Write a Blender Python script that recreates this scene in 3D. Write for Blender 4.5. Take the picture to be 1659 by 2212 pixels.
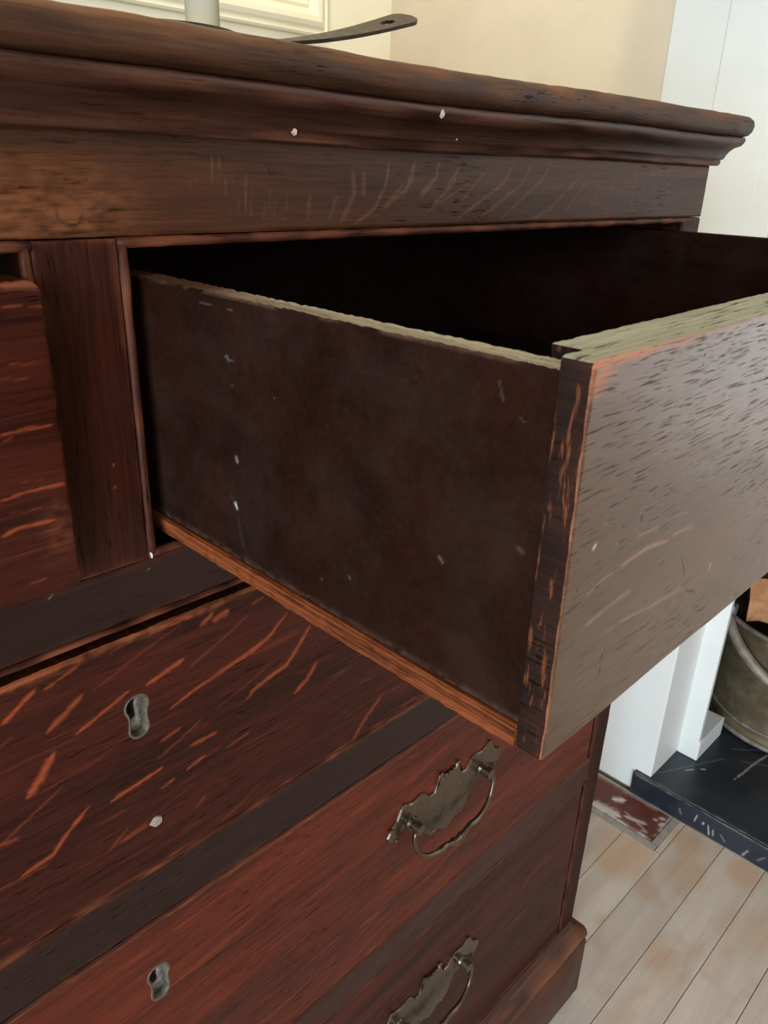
import bpy, bmesh, math, random
import numpy as np
from mathutils import Vector, Matrix

S = bpy.context.scene
COL = S.collection
for o in list(bpy.data.objects):
    bpy.data.objects.remove(o)

# ------------------------------------------------------------------ camera
CAM_POS = (-0.1354, -0.2930, 0.0311)
YAW, PITCH, ROLL, FPX = 0.8046, -0.4139, 0.0350, 1680.8
cd = bpy.data.cameras.new('camera')
cam = bpy.data.objects.new('camera', cd)
COL.objects.link(cam)
_f = Vector((math.sin(YAW)*math.cos(PITCH), math.cos(YAW)*math.cos(PITCH), math.sin(PITCH)))
_r = Vector((math.cos(YAW), -math.sin(YAW), 0))
_u = _r.cross(_f)
_R = math.cos(ROLL)*_r + math.sin(ROLL)*_u
_U = -math.sin(ROLL)*_r + math.cos(ROLL)*_u
cam.matrix_world = Matrix(((_R.x, _U.x, -_f.x, CAM_POS[0]), (_R.y, _U.y, -_f.y, CAM_POS[1]),
                           (_R.z, _U.z, -_f.z, CAM_POS[2]), (0, 0, 0, 1)))
cd.sensor_fit = 'VERTICAL'
cd.sensor_height = 24.0
cd.lens = FPX*24.0/2212.0
cd.clip_start = 0.01
cd.dof.use_dof = True
cd.dof.focus_distance = 0.42
cd.dof.aperture_fstop = 26.0
S.camera = cam

# ------------------------------------------------------------------ world, lights, exposure
w = bpy.data.worlds.new('World'); S.world = w; w.use_nodes = True
bg = w.node_tree.nodes['Background']
sky = w.node_tree.nodes.new('ShaderNodeTexSky')
sky.sky_type = 'HOSEK_WILKIE'; sky.turbidity = 6; sky.sun_direction = (-0.5, 0.6, 0.6)
w.node_tree.links.new(sky.outputs[0], bg.inputs[0])
bg.inputs[1].default_value = 0.6

FZ = -0.95           # floor level
CEIL = 1.50
XR = 0.950           # right wall face
XL = -2.40           # left wall face
YB = 0.775           # back wall face
YF = -2.80           # wall behind the camera
WIN_R = (-0.82, -0.40, -0.30, 1.05)   # y0,y1,z0,z1 window in the right wall
WIN_L = (-2.60, -1.00, -0.90, 0.90)   # window in the left wall

def area(name, loc, rot, sx, sy, power, col):
    l = bpy.data.lights.new(name, 'AREA'); l.shape = 'RECTANGLE'
    l.size = sx; l.size_y = sy; l.energy = power; l.color = col
    o = bpy.data.objects.new(name, l); COL.objects.link(o)
    o.location = loc; o.rotation_euler = rot
    return o
area('daylight_right', (XR-0.01, (WIN_R[0]+WIN_R[1])/2, (WIN_R[2]+WIN_R[3])/2), (0, math.radians(90), 0),
     WIN_R[3]-WIN_R[2], WIN_R[1]-WIN_R[0], 3.4, (1.0, 0.98, 0.97))
area('daylight_left', (XL+0.01, (WIN_L[0]+WIN_L[1])/2, (WIN_L[2]+WIN_L[3])/2), (0, math.radians(-90), 0),
     WIN_L[3]-WIN_L[2], WIN_L[1]-WIN_L[0], 126.0, (0.71, 0.845, 1.0))

lp = bpy.data.lights.new('ceiling_lamp', 'POINT'); lp.energy = 12.0; lp.color = (1.0, 0.87, 0.62); lp.shadow_soft_size = .12
lo = bpy.data.objects.new('ceiling_lamp', lp); COL.objects.link(lo); lo.location = (0.15, 0.25, 1.25)

S.view_settings.view_transform = 'Standard'
S.view_settings.look = 'None'
S.view_settings.gamma = 1.0
S.view_settings.use_curve_mapping = False
S.view_settings.exposure = 0.55

# ------------------------------------------------------------------ helpers
rng = np.random.default_rng(7)

def vnoise(x, y, seed=0):
    """smooth 2-D value noise for arrays"""
    xi = np.floor(x).astype(np.int64); yi = np.floor(y).astype(np.int64)
    fx = x-xi; fy = y-yi
    fx = fx*fx*(3-2*fx); fy = fy*fy*(3-2*fy)
    def h(a, b):
        n = (a*374761393+b*668265263+seed*974711) & 0x7fffffff
        n = ((n ^ (n >> 13))*1274126177) & 0x7fffffff
        return ((n ^ (n >> 16)) & 0xffff)/65535.0
    return (h(xi, yi)*(1-fx)+h(xi+1, yi)*fx)*(1-fy)+(h(xi, yi+1)*(1-fx)+h(xi+1, yi+1)*fx)*fy

def fbm(x, y, seed=0, octv=3):
    s = 0; a = 0.5; t = 0
    for k in range(octv):
        s = s+a*vnoise(x*2**k, y*2**k, seed+k*17); t += a; a *= .5
    return s/t

def finish(name, me, mat, parent=None, smooth=False):
    o = bpy.data.objects.new(name, me)
    COL.objects.link(o)
    if mat is not None:
        for m in (mat if isinstance(mat, (list, tuple)) else [mat]):
            me.materials.append(m)
    if smooth:
        me.polygons.foreach_set('use_smooth', [True]*len(me.polygons))
    if parent: o.parent = parent
    return o

def bm_obj(name, bm, mat, parent=None, smooth=False, recalc=True):
    if recalc: bmesh.ops.recalc_face_normals(bm, faces=bm.faces)
    me = bpy.data.meshes.new(name); bm.to_mesh(me); bm.free()
    return finish(name, me, mat, parent, smooth)

def add_box(bm, x0, x1, y0, y1, z0, z1, bev=0.0):
    b2 = bmesh.new()
    bmesh.ops.create_cube(b2, size=1)
    for v in b2.verts:
        v.co = Vector(((x0+x1)/2+v.co.x*(x1-x0), (y0+y1)/2+v.co.y*(y1-y0), (z0+z1)/2+v.co.z*(z1-z0)))
    if bev > 0:
        bmesh.ops.bevel(b2, geom=b2.edges[:], offset=bev, segments=2, profile=.6, affect='EDGES')
    m = bpy.data.meshes.new('t'); b2.to_mesh(m); b2.free(); bm.from_mesh(m); bpy.data.meshes.remove(m)

def box(name, x0, x1, y0, y1, z0, z1, mat, parent=None, bev=0.0):
    bm = bmesh.new(); add_box(bm, x0, x1, y0, y1, z0, z1, bev)
    return bm_obj(name, bm, mat, parent)

def add_lathe(bm, prof, seg=32, cx=0, cy=0, cap=True):
    rings = []
    for r, z in prof:
        rings.append([bm.verts.new((cx+r*math.cos(2*math.pi*k/seg), cy+r*math.sin(2*math.pi*k/seg), z)) for k in range(seg)])
    for a, b in zip(rings[:-1], rings[1:]):
        for k in range(seg):
            bm.faces.new((a[k], a[(k+1) % seg], b[(k+1) % seg], b[k]))
    if cap:
        bm.faces.new(rings[0][::-1]); bm.faces.new(rings[-1])

def add_tube(bm, pts, rad, seg=10, sq=1.0):
    """tube through pts; rad a number or a list"""
    pts = [Vector(p) for p in pts]; n = len(pts)
    rad = rad if isinstance(rad, (list, tuple)) else [rad]*n
    rings = []; prev = None
    for i, p in enumerate(pts):
        t = (pts[min(i+1, n-1)]-pts[max(i-1, 0)]).normalized()
        if prev is None:
            a = t.cross(Vector((0, 0, 1)))
            if a.length < .1: a = t.cross(Vector((0, 1, 0)))
            a.normalize()
        else:
            a = (prev-t*prev.dot(t)).normalized()
        prev = a; b = t.cross(a)
        rings.append([bm.verts.new(p+rad[i]*(math.cos(2*math.pi*k/seg)*a+sq*math.sin(2*math.pi*k/seg)*b)) for k in range(seg)])
    for r0, r1 in zip(rings[:-1], rings[1:]):
        for k in range(seg):
            bm.faces.new((r0[k], r0[(k+1) % seg], r1[(k+1) % seg], r1[k]))
    bm.faces.new(rings[0][::-1]); bm.faces.new(rings[-1])

def smooth_pts(pts, n=6):
    """Catmull-Rom through pts"""
    P = [Vector(p) for p in pts]; out = []
    for i in range(len(P)-1):
        p0 = P[max(i-1, 0)]; p1 = P[i]; p2 = P[i+1]; p3 = P[min(i+2, len(P)-1)]
        for k in range(n):
            t = k/n
            out.append(.5*((2*p1)+(p2-p0)*t+(2*p0-5*p1+4*p2-p3)*t*t+(3*p1-p0-3*p2+p3)*t**3))
    out.append(P[-1]); return out

def tag(o, label=None, cat=None, group=None, kind=None):
    if label: o['label'] = label
    if cat: o['category'] = cat
    if group: o['group'] = group
    if kind: o['kind'] = kind
    return o

def empty(name, loc=(0, 0, 0)):
    o = bpy.data.objects.new(name, None); COL.objects.link(o)
    o.location = loc; o.empty_display_size = .05
    return o

def stroke_mask(U, V, strokes, seed=0, soft=.7):
    """distance-to-polyline marks painted on a (U,V) grid of points"""
    M = np.zeros_like(U)
    jn = (fbm(U*500, V*500, seed, 2)-.5)
    for pts, wd, a in strokes:
        hw = max(wd*.5, .00025)
        L = [0.0]
        for p, q in zip(pts[:-1], pts[1:]): L.append(L[-1]+math.hypot(q[0]-p[0], q[1]-p[1]))
        tot = L[-1] or 1e-9
        lo_u = min(p[0] for p in pts)-wd*2-.001; hi_u = max(p[0] for p in pts)+wd*2+.001
        lo_v = min(p[1] for p in pts)-wd*2-.001; hi_v = max(p[1] for p in pts)+wd*2+.001
        sel = (U > lo_u) & (U < hi_u) & (V > lo_v) & (V < hi_v)
        if not sel.any(): continue
        u = U[sel]; v = V[sel]; j = jn[sel]
        best = np.zeros_like(u)
        for k, (p, q) in enumerate(zip(pts[:-1], pts[1:])):
            dx, dy = q[0]-p[0], q[1]-p[1]; l2 = dx*dx+dy*dy+1e-12
            t = np.clip(((u-p[0])*dx+(v-p[1])*dy)/l2, 0, 1)
            d = np.hypot(u-p[0]-t*dx, v-p[1]-t*dy)
            s = (L[k]+t*math.sqrt(l2))/tot
            tap = np.clip(np.minimum(s, 1-s)*5+.35, 0, 1) if tot > wd*1.6 else 1.0
            ww = hw*tap*(1+1.1*j)
            m = np.clip((ww*(1+soft)-d)/(ww*soft*2+1e-9), 0, 1)
            best = np.maximum(best, m)
        M[sel] = np.maximum(M[sel], best*a)
    return M

def board(name, w, h, thick, step, mat, parent=None, attrs=None, er=.0014, seed=1, rag=.0008,
          hole=None, top_mat=False, wear_w=.0016, wear_amt=1.0, edges='lrbt', corner=0.0, end_mat=False, skirt_wear=.12):
    """board with a finely gridded show face at y=0 (x 0..w, z 0..h), its back at y=thick.
    attrs: dict name -> function(U,V) giving a per-vertex value; edges are worn round"""
    nx = max(2, int(round(w/step)))+1; nz = max(2, int(round(h/step)))+1
    us = np.linspace(0, w, nx); vs = np.linspace(0, h, nz)
    U, V = np.meshgrid(us, vs)            # [nz,nx]
    big = 9.0
    dl = U if 'l' in edges else U+big
    dr = (w-U) if 'r' in edges else w-U+big
    db = V if 'b' in edges else V+big
    dt = (h-V) if 't' in edges else h-V+big
    d = np.minimum(np.minimum(dl, dr), np.minimum(db, dt))
    rn = fbm(U*160, V*160, seed, 3)
    r = er*(.45+1.3*rn)
    q = np.clip((r-d)/r, 0, 1)
    Y = r*(1-np.sqrt(np.clip(1-q*q, 0, 1)))
    Y = Y+(fbm(U*25, V*60, seed+5, 3)-.5)*.0006
    # ragged outline
    rag_u = (fbm(V*220, V*0+3.3, seed+9, 3)-.5)*rag*2
    rag_v = (fbm(U*220, U*0+7.7, seed+11, 3)-.5)*rag*2
    X = U.copy(); Z = V.copy()
    if 'l' in edges: X = X+np.where(U < 1e-9, np.abs(rag_u), 0)
    if 'r' in edges: X = X-np.where(U > w-1e-9, np.abs(rag_u), 0)
    if 'b' in edges: Z = Z+np.where(V < 1e-9, np.abs(rag_v), 0)
    if 't' in edges: Z = Z-np.where(V > h-1e-9, np.abs(rag_v), 0)
    if corner > 0:
        for cu_, cv_ in ((0, 0), (w, 0), (0, h), (w, h)):
            su = 1 if cu_ == 0 else -1; sv = 1 if cv_ == 0 else -1
            iu = cu_+su*corner; iv = cv_+sv*corner
            a_ = (iu-X)*su/corner; b_ = (iv-Z)*sv/corner
            m_ = (a_ > 0) & (b_ > 0)
            k_ = np.where(m_, np.maximum(a_, b_)/np.maximum(np.hypot(a_, b_), 1e-9), 1)
            X = np.where(m_, iu-su*a_*k_*corner, X); Z = np.where(m_, iv-sv*b_*k_*corner, Z)
    nv = nx*nz
    co = np.stack([X, Y, Z], -1).reshape(-1, 3)
    idx = np.arange(nv).reshape(nz, nx)
    quads = np.stack([idx[:-1, :-1], idx[:-1, 1:], idx[1:, 1:], idx[1:, :-1]], -1).reshape(-1, 4)
    if hole is not None:
        cu = (U[:-1, :-1]+step*.5).reshape(-1); cv = (V[:-1, :-1]+step*.5).reshape(-1)
        quads = quads[~hole(cu, cv)]
    ring = np.concatenate([idx[0, :-1], idx[:-1, -1], idx[-1, :0:-1], idx[:0:-1, 0]])
    side_id = np.concatenate([np.full(nx-1, 0), np.full(nz-1, 1), np.full(nx-1, 2), np.full(nz-1, 3)])
    bco = co[ring].copy(); bco[:, 1] = thick; nr = len(ring)
    co2 = np.concatenate([co, co[ring], bco])
    a = nv+np.arange(nr); b = np.roll(a, -1); c = nv+nr+np.arange(nr); e = np.roll(c, -1)
    sk = np.stack([a, c, e, b], -1)
    me = bpy.data.meshes.new(name)
    nq = len(quads)+nr
    me.vertices.add(len(co2)); me.vertices.foreach_set('co', co2.astype(np.float32).ravel())
    loops = np.concatenate([quads.ravel(), sk.ravel(), c]).astype(np.int32)   # last: back n-gon
    me.loops.add(len(loops)); me.loops.foreach_set('vertex_index', loops)
    ls = np.concatenate([np.arange(nq)*4, [nq*4]]).astype(np.int32)
    me.polygons.add(nq+1); me.polygons.foreach_set('loop_start', ls)
    sm = np.zeros(nq+1, bool); sm[:len(quads)] = True
    mi = np.zeros(nq+1, np.int32)
    if top_mat: mi[len(quads):nq][side_id == 2] = 1
    if end_mat:
        mi[len(quads):nq][side_id == 3] = 2
    me.update(calc_edges=True)
    me.polygons.foreach_set('material_index', mi)
    me.polygons.foreach_set('use_smooth', sm)
    wear = np.exp(-(d/(wear_w*(.35+1.4*fbm(U*90, V*90, seed+21, 3))))**1.5)*wear_amt
    wear = wear*np.clip(fbm(U*60, V*60, seed+31, 3)*2.4-.55, 0, 1)
    data = {'wear': wear}
    for k, fn in (attrs or {}).items():
        data[k] = np.maximum(data[k], fn(U, V)) if k in data else fn(U, V)
    for k, arr in data.items():
        at = me.attributes.new(k, 'FLOAT', 'POINT')
        full = np.zeros(len(co2), np.float32); full[:nv] = arr.reshape(-1); full[nv:nv+nr] = full[ring]*skirt_wear
        at.data.foreach_set('value', full)
    me.validate()
    return finish(name, me, mat, parent)

def loft(name, prof, path, mat, parent=None, noise=.0003, seed=3, zfun=None, wear=None, closed_prof=False, smooth=True):
    """sweep prof [(out, z)] along path [(x, y, (ox,oy))] where (ox,oy) is the outward mitre vector"""
    n = len(prof); m = len(path); co = []; wv = []
    pp = np.array(prof)
    for k, (x, y, ov) in enumerate(path):
        nz = (vnoise(np.arange(n)*1.7, np.full(n, k*.73), seed)-.5)*2*noise
        n2 = vnoise(np.arange(n)*.9, np.full(n, k*.31), seed+4)
        for i in range(n):
            o_ = pp[i, 0]+nz[i]
            co.append((x+ov[0]*o_, y+ov[1]*o_, pp[i, 1]+(zfun(x, y) if zfun else 0)+nz[i]*.7))
            wv.append(max(0.0, (wear[i] if wear else 0)*(n2[i]*2.0-.4)))
    faces = []
    ii = n if closed_prof else n-1
    for k in range(m-1):
        for i in range(ii):
            j = (i+1) % n
            faces.append((k*n+i, k*n+j, (k+1)*n+j, (k+1)*n+i))
    if closed_prof:
        faces.append(tuple(range(n))); faces.append(tuple((m-1)*n+i for i in reversed(range(n))))
    me = bpy.data.meshes.new(name); me.from_pydata(co, [], faces); me.update()
    bm = bmesh.new(); bm.from_mesh(me); bmesh.ops.recalc_face_normals(bm, faces=bm.faces); bm.to_mesh(me); bm.free()
    at = me.attributes.new('wear', 'FLOAT', 'POINT'); at.data.foreach_set('value', np.array(wv, np.float32))
    return finish(name, me, mat, parent, smooth)

# ------------------------------------------------------------------ materials
def nodes_of(name):
    m = bpy.data.materials.new(name); m.use_nodes = True
    nt = m.node_tree; b = nt.nodes['Principled BSDF']
    return m, nt, b

class NT:
    def __init__(s, nt): s.nt = nt
    def n(s, t, **kw):
        x = s.nt.nodes.new(t)
        for k, v in kw.items(): setattr(x, k, v)
        return x
    def link(s, a, b): s.nt.links.new(a, b)
    def val(s, x, sock):
        if isinstance(x, (int, float)): sock.default_value = x
        elif isinstance(x, tuple): sock.default_value = (*x, 1) if len(x) == 3 and sock.type == 'RGBA' else x
        else: s.link(x, sock)
    def math(s, op, a, b=0.0, clamp=False):
        m = s.n('ShaderNodeMath', operation=op); m.use_clamp = clamp
        s.val(a, m.inputs[0]); s.val(b, m.inputs[1]); return m.outputs[0]
    def mix(s, f, a, b):
        m = s.n('ShaderNodeMix', data_type='RGBA'); m.clamp_factor = True
        s.val(f, m.inputs[0]); s.val(a, m.inputs[6]); s.val(b, m.inputs[7]); return m.outputs[2]
    def ramp(s, x, lo, hi, a=0.0, b=1.0):
        m = s.n('ShaderNodeMapRange'); m.interpolation_type = 'SMOOTHSTEP'
        s.val(x, m.inputs[0]); m.inputs[1].default_value = lo; m.inputs[2].default_value = hi
        m.inputs[3].default_value = a; m.inputs[4].default_value = b; return m.outputs[0]
    def noise(s, vec, scale, detail=4, rough=.55, dist=0.0):
        m = s.n('ShaderNodeMapping'); m.vector_type = 'POINT'
        s.link(vec, m.inputs[0]); m.inputs['Scale'].default_value = scale
        t = s.n('ShaderNodeTexNoise'); t.inputs['Scale'].default_value = 1
        t.inputs['Detail'].default_value = detail; t.inputs['Roughness'].default_value = rough
        t.inputs['Distortion'].default_value = dist
        s.link(m.outputs[0], t.inputs['Vector']); return t.outputs['Fac']
    def attr(s, name):
        a = s.n('ShaderNodeAttribute'); a.attribute_name = name; return a.outputs['Fac']
    def coords(s, rnd=True):
        tc = s.n('ShaderNodeTexCoord'); v = tc.outputs['Object']
        if rnd:
            oi = s.n('ShaderNodeObjectInfo')
            k = s.math('MULTIPLY', oi.outputs['Random'], 7.0)
            vm = s.n('ShaderNodeVectorMath', operation='ADD')
            cx = s.n('ShaderNodeCombineXYZ')
            for i in range(3): s.link(k, cx.inputs[i])
            s.link(v, vm.inputs[0]); s.link(cx.outputs[0], vm.inputs[1]); v = vm.outputs[0]
        return v

def sc(axis, along, across):
    return tuple(along if a == axis else across for a in 'XYZ')

def wood(name, dark, mid, fleck=(.30, .085, .028), wearc=(.33, .12, .05), axis='X', rough=.36, rvar=.14,
         pore=.5, pore_w=900, bump=.25, spec=.5, band=38, contrast=1.0, dust=0.0, streak=0.0, coat=0.0, patch=None, pore_l=85, grad=None, pore_t=0.0):
    m, nt, b = nodes_of(name); T = NT(nt); v = T.coords()
    n1 = T.noise(v, sc(axis, 3.0, band), 5, .6, .6)
    n2 = T.noise(v, sc(axis, 24, 560), 4, .65, .3)
    n3 = T.noise(v, sc(axis, pore_l, pore_w), 2, .5, .15)
    n4 = T.noise(v, sc(axis, 9, 14), 3, .5, 0)
    f = T.math('ADD', T.math('MULTIPLY', T.ramp(n1, .32, .70), .55*contrast), T.math('MULTIPLY', T.ramp(n2, .32, .68), .45*contrast))
    c = T.mix(f, dark, mid)
    po = T.math('MULTIPLY', T.ramp(n3, .60-pore_t, .69-pore_t), T.ramp(n4, .38-2*pore_t, .62-2*pore_t))
    c = T.mix(T.math('MULTIPLY', po, pore), c, tuple(x*.28 for x in dark))
    if streak:
        st = T.math('MULTIPLY', T.ramp(T.noise(v, sc(axis, 14, 230), 3, .6, .8), .60, .74), streak)
        c = T.mix(st, c, fleck)
    if patch:
        pf = T.math('MULTIPLY', T.ramp(T.noise(v, (90, 420, 70), 4, .65, .3), .56, .66), .85)
        c = T.mix(pf, c, patch)
    fl = T.attr('fleck')
    c = T.mix(T.math('MULTIPLY', fl, T.ramp(n2, .15, .75, .45, 1.0)), c, fleck)
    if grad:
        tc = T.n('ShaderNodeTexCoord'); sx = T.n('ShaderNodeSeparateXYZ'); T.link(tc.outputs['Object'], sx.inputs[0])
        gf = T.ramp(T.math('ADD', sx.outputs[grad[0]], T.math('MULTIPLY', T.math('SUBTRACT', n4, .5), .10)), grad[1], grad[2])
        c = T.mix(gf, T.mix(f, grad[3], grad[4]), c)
    we = T.attr('wear')
    wf = T.math('MULTIPLY', we, T.ramp(n2, .2, .7, .35, 1.0), True)
    c = T.mix(wf, c, wearc)
    sp = T.math('MULTIPLY', T.math('POWER', T.attr('spot'), 1.8), .75); c = T.mix(sp, c, (.62, .58, .53))
    cr = T.attr('crack'); c = T.mix(T.math('MULTIPLY', cr, .9), c, (.008, .005, .004))
    if dust:
        c = T.mix(T.math('MULTIPLY', T.ramp(T.noise(v, (30, 30, 30), 5, .7, .3), .35, .7), dust), c, (.20, .17, .13))
    T.link(c, b.inputs['Base Color'])
    r = T.math('ADD', rough-rvar*.5, T.math('MULTIPLY', T.noise(v, sc(axis, 12, 40), 4, .6, 0), rvar))
    r = T.math('ADD', r, T.math('MULTIPLY', wf, .22)); r = T.math('ADD', r, T.math('MULTIPLY', sp, .3), True)
    T.link(r, b.inputs['Roughness'])
    T.link(T.math('MULTIPLY', T.math('SUBTRACT', 1.0, T.math('ADD', cr, T.math('MULTIPLY', po, .8), True)), spec), b.inputs['Specular IOR Level'])
    if coat:
        b.inputs['Coat Weight'].default_value = coat; b.inputs['Coat Roughness'].default_value = .22
    hgt = T.math('SUBTRACT', T.math('MULTIPLY', n2, .35), T.math('ADD', T.math('MULTIPLY', po, .9), T.math('MULTIPLY', cr, .7)))
    bp = T.n('ShaderNodeBump'); bp.inputs['Strength'].default_value = bump; bp.inputs['Distance'].default_value = .0006
    T.link(hgt, bp.inputs['Height']); T.link(bp.outputs[0], b.inputs['Normal'])
    return m

def paint(name, col, col2=None, rough=.55, sc_=14, bump=.06, spec=.4, spotcol=None):
    m, nt, b = nodes_of(name); T = NT(nt); v = T.coords(False)
    n = T.noise(v, (sc_,)*3, 5, .6, .2)
    c = T.mix(T.ramp(n, .35, .65), col, col2 or tuple(x*.93 for x in col))
    if spotcol:
        c = T.mix(T.attr('spot'), c, spotcol)
        c = T.mix(T.attr('wear'), c, spotcol)
    T.link(c, b.inputs['Base Color']); b.inputs['Roughness'].default_value = rough
    b.inputs['Specular IOR Level'].default_value = spec
    bp = T.n('ShaderNodeBump'); bp.inputs['Strength'].default_value = bump; bp.inputs['Distance'].default_value = .002
    T.link(T.noise(v, (160,)*3, 4, .6, 0), bp.inputs['Height']); T.link(bp.outputs[0], b.inputs['Normal'])
    return m

def metal(name, col, col2, rough=.35, met=.85, sc_=60, bump=.15):
    m, nt, b = nodes_of(name); T = NT(nt); v = T.coords()
    n = T.noise(v, (sc_,)*3, 5, .65, .3)
    T.link(T.mix(T.ramp(n, .35, .68), col, col2), b.inputs['Base Color'])
    T.link(T.ramp(n, .3, .7, rough-.08, rough+.14), b.inputs['Roughness'])
    b.inputs['Metallic'].default_value = met
    bp = T.n('ShaderNodeBump'); bp.inputs['Strength'].default_value = bump; bp.inputs['Distance'].default_value = .0006
    T.link(T.noise(v, (sc_*4,)*3, 4, .6, 0), bp.inputs['Height']); T.link(bp.outputs[0], b.inputs['Normal'])
    return m

OAK_D = (.010, .0022, .0014); OAK_M = (.052, .0100, .0048)
M_case = wood('oak_case', (.018, .0056, .0020), (.062, .0205, .0070), axis='X', rough=.46, wearc=(.17, .058, .02), fleck=(.17, .068, .030), spec=.18)
M_rail = wood('oak_rail', (.0085, .0025, .0022), (.019, .0052, .0044), axis='X', rough=.40, wearc=(.15, .045, .02), contrast=.8, spec=.22)
M_stile = wood('oak_stile', (.0065, .0016, .0009), (.038, .0088, .0036), axis='Z', rough=.5, wearc=(.2, .06, .025), spec=.12)
M_side = wood('oak_side', (.016, .0052, .003), (.045, .015, .008), axis='Z', rough=.4, spec=.3)
M_front = wood('oak_drawer_front', OAK_D, OAK_M, axis='X', rough=.40, streak=.16, fleck=(.25, .052, .017), spec=.13, wearc=(.27, .085, .032))
M_front3 = wood('oak_drawer_front_red', (.018, .0030, .0016), (.105, .0165, .0062), axis='X', rough=.40, streak=.34, fleck=(.22, .046, .016), spec=.18)
M_open = wood('oak_drawer_front_worn', (.039, .0180, .0082), (.088, .0415, .0192), axis='X', rough=.37, rvar=.10, pore=.7, pore_w=1500, pore_l=85, pore_t=.025,
              bump=.35, fleck=(.25, .13, .08), wearc=(.36, .12, .05), contrast=.7, band=25, spec=.42)
M_rawtop = wood('oak_weathered_edge', (.120, .124, .092), (.265, .272, .212), axis='X', rough=.8, pore=.95, pore_w=700, pore_l=40, bump=1.0, spec=.15, wearc=(.4, .2, .1))
M_end = wood('oak_end_grain', (.0055, .0030, .0022), (.020, .0082, .0052), axis='Y', rough=.6, pore=.7, wearc=(.24, .075, .03), bump=.6, spec=.15, patch=(.13, .040, .016))
M_dside = wood('drawer_side_wood', (.0075, .0021, .0010), (.021, .0054, .0024), axis='Y', rough=.75, spec=.06, pore=.3, bump=.15, contrast=.9, dust=.03, wearc=(.12, .07, .045))
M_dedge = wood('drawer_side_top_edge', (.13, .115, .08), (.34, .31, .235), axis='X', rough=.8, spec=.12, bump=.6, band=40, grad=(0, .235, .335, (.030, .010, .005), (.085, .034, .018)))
M_run = wood('runner_wood', (.020, .0035, .0012), (.23, .062, .018), axis='Y', rough=.65, spec=.12, pore=.25, pore_w=620, bump=.6, band=620, contrast=1.25, wearc=(.26, .20, .13))
M_inner = wood('drawer_inside_wood', (.009, .0045, .003), (.022, .010, .006), axis='Y', rough=.65, spec=.12)
M_bead = wood('oak_bead', (.013, .0036, .0018), (.055, .015, .0065), axis='X', rough=.5, wearc=(.18, .055, .024), spec=.14, bump=.6)
M_bead3 = wood('oak_bead_plain', (.012, .0028, .0016), (.045, .0105, .0058), axis='X', rough=.45, wearc=(.10, .027, .013), spec=.2)
M_rail3 = wood('oak_rail_red', (.013, .0030, .0020), (.048, .0110, .0062), axis='X', rough=.40, wearc=(.10, .028, .013), spec=.26)
M_beadv = wood('oak_bead_upright', (.010, .0026, .0014), (.060, .017, .0075), axis='Z', rough=.5, wearc=(.17, .055, .025), spec=.12, bump=.6, band=220)
M_top = wood('oak_top', (.010, .0034, .0013), (.042, .0145, .0055), axis='X', rough=.5, wearc=(.125, .052, .020), bump=.8, band=60, spec=.22, pore=.8)
M_corn = wood('oak_cornice', (.013, .0042, .0021), (.036, .0125, .006), axis='X', rough=.42, wearc=(.11, .041, .022), spec=.26)
M_plinth = wood('oak_plinth', (.018, .0048, .0028), (.052, .0165, .009), axis='X', rough=.40, wearc=(.16, .055, .025), spec=.3)
M_brass = metal('tarnished_brass', (.085, .064, .042), (.125, .096, .066), .25, .85, 45, .05)
M_escut = metal('dull_escutcheon', (.055, .046, .028), (.105, .088, .055), .55, .3, 200)
M_lock = metal('lock_steel', (.10, .096, .09), (.27, .26, .25), .42, .4, 260, .5)
M_wall = paint('cream_wall_paint', (.90, .865, .66), (.88, .84, .63), .6)
M_wallr = paint('beige_wall_paint', (.64, .545, .405), (.61, .515, .38), .6)
M_white = paint('terracotta_wall_paint', (.40, .22, .13), None, .7)
M_gloss = paint('white_woodwork_paint', (.71, .72, .67), (.685, .695, .645), .42, spotcol=(.16, .14, .12))
M_ceil = paint('ceiling_paint', (.62, .56, .46), None, .7)
M_soot_shade = paint('soot_and_slot_shade', (.012, .011, .010), (.03, .026, .022), .85, 25, .5)  # soot of the firebox; also the painted shade in the keyhole slots
M_slate = paint('black_slate', (.010, .014, .021), (.020, .026, .036), .36, 9, .12, .5, spotcol=(.42, .41, .38))
M_red = paint('worn_red_tile', (.085, .018, .011), (.125, .033, .021), .5, 40, .2, spotcol=(.55, .50, .45))
M_cement = paint('cement', (.33, .31, .28), (.25, .235, .21), .85, 60, .5)
M_glass, _nt, _b = nodes_of('window_glass')
_b.inputs['Transmission Weight'].default_value = 1.0; _b.inputs['Roughness'].default_value = .02; _b.inputs['IOR'].default_value = 1.45
M_candle, _nt, _b = nodes_of('ivory_wax')
_T = NT(_nt); _T.link(_T.mix(_T.ramp(_T.noise(_T.coords(), (20, 20, 20), 3), .3, .7), (.74, .75, .60), (.70, .71, .55)), _b.inputs['Base Color'])
_b.inputs['Roughness'].default_value = .28; _b.inputs['Subsurface Weight'].default_value = .15; _b.inputs['Subsurface Radius'].default_value = (.01, .008, .005)
M_gold = metal('yellow_brass', (.60, .42, .12), (.75, .55, .20), .25, .95, 90, .05)
M_iron = metal('dark_iron', (.022, .014, .010), (.050, .034, .024), .45, .3, 120, .3)
M_pail = metal('dull_olive_pail', (.115, .085, .045), (.18, .138, .078), .5, .35, 22, .15)
M_rim = metal('pail_rim', (.16, .135, .11), (.27, .235, .20), .5, .3, 40, .2)
M_bail = metal('pail_handle_metal', (.20, .17, .125), (.30, .26, .20), .5, .3, 60, .2)
M_cut = wood('split_log_face', (.34, .14, .055), (.58, .29, .14), axis='X', rough=.8, spec=.2, bump=.6)
M_bark = wood('log_bark', (.022, .012, .007), (.12, .050, .019), axis='X', rough=.9, spec=.1, bump=1.0, band=90)

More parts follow.
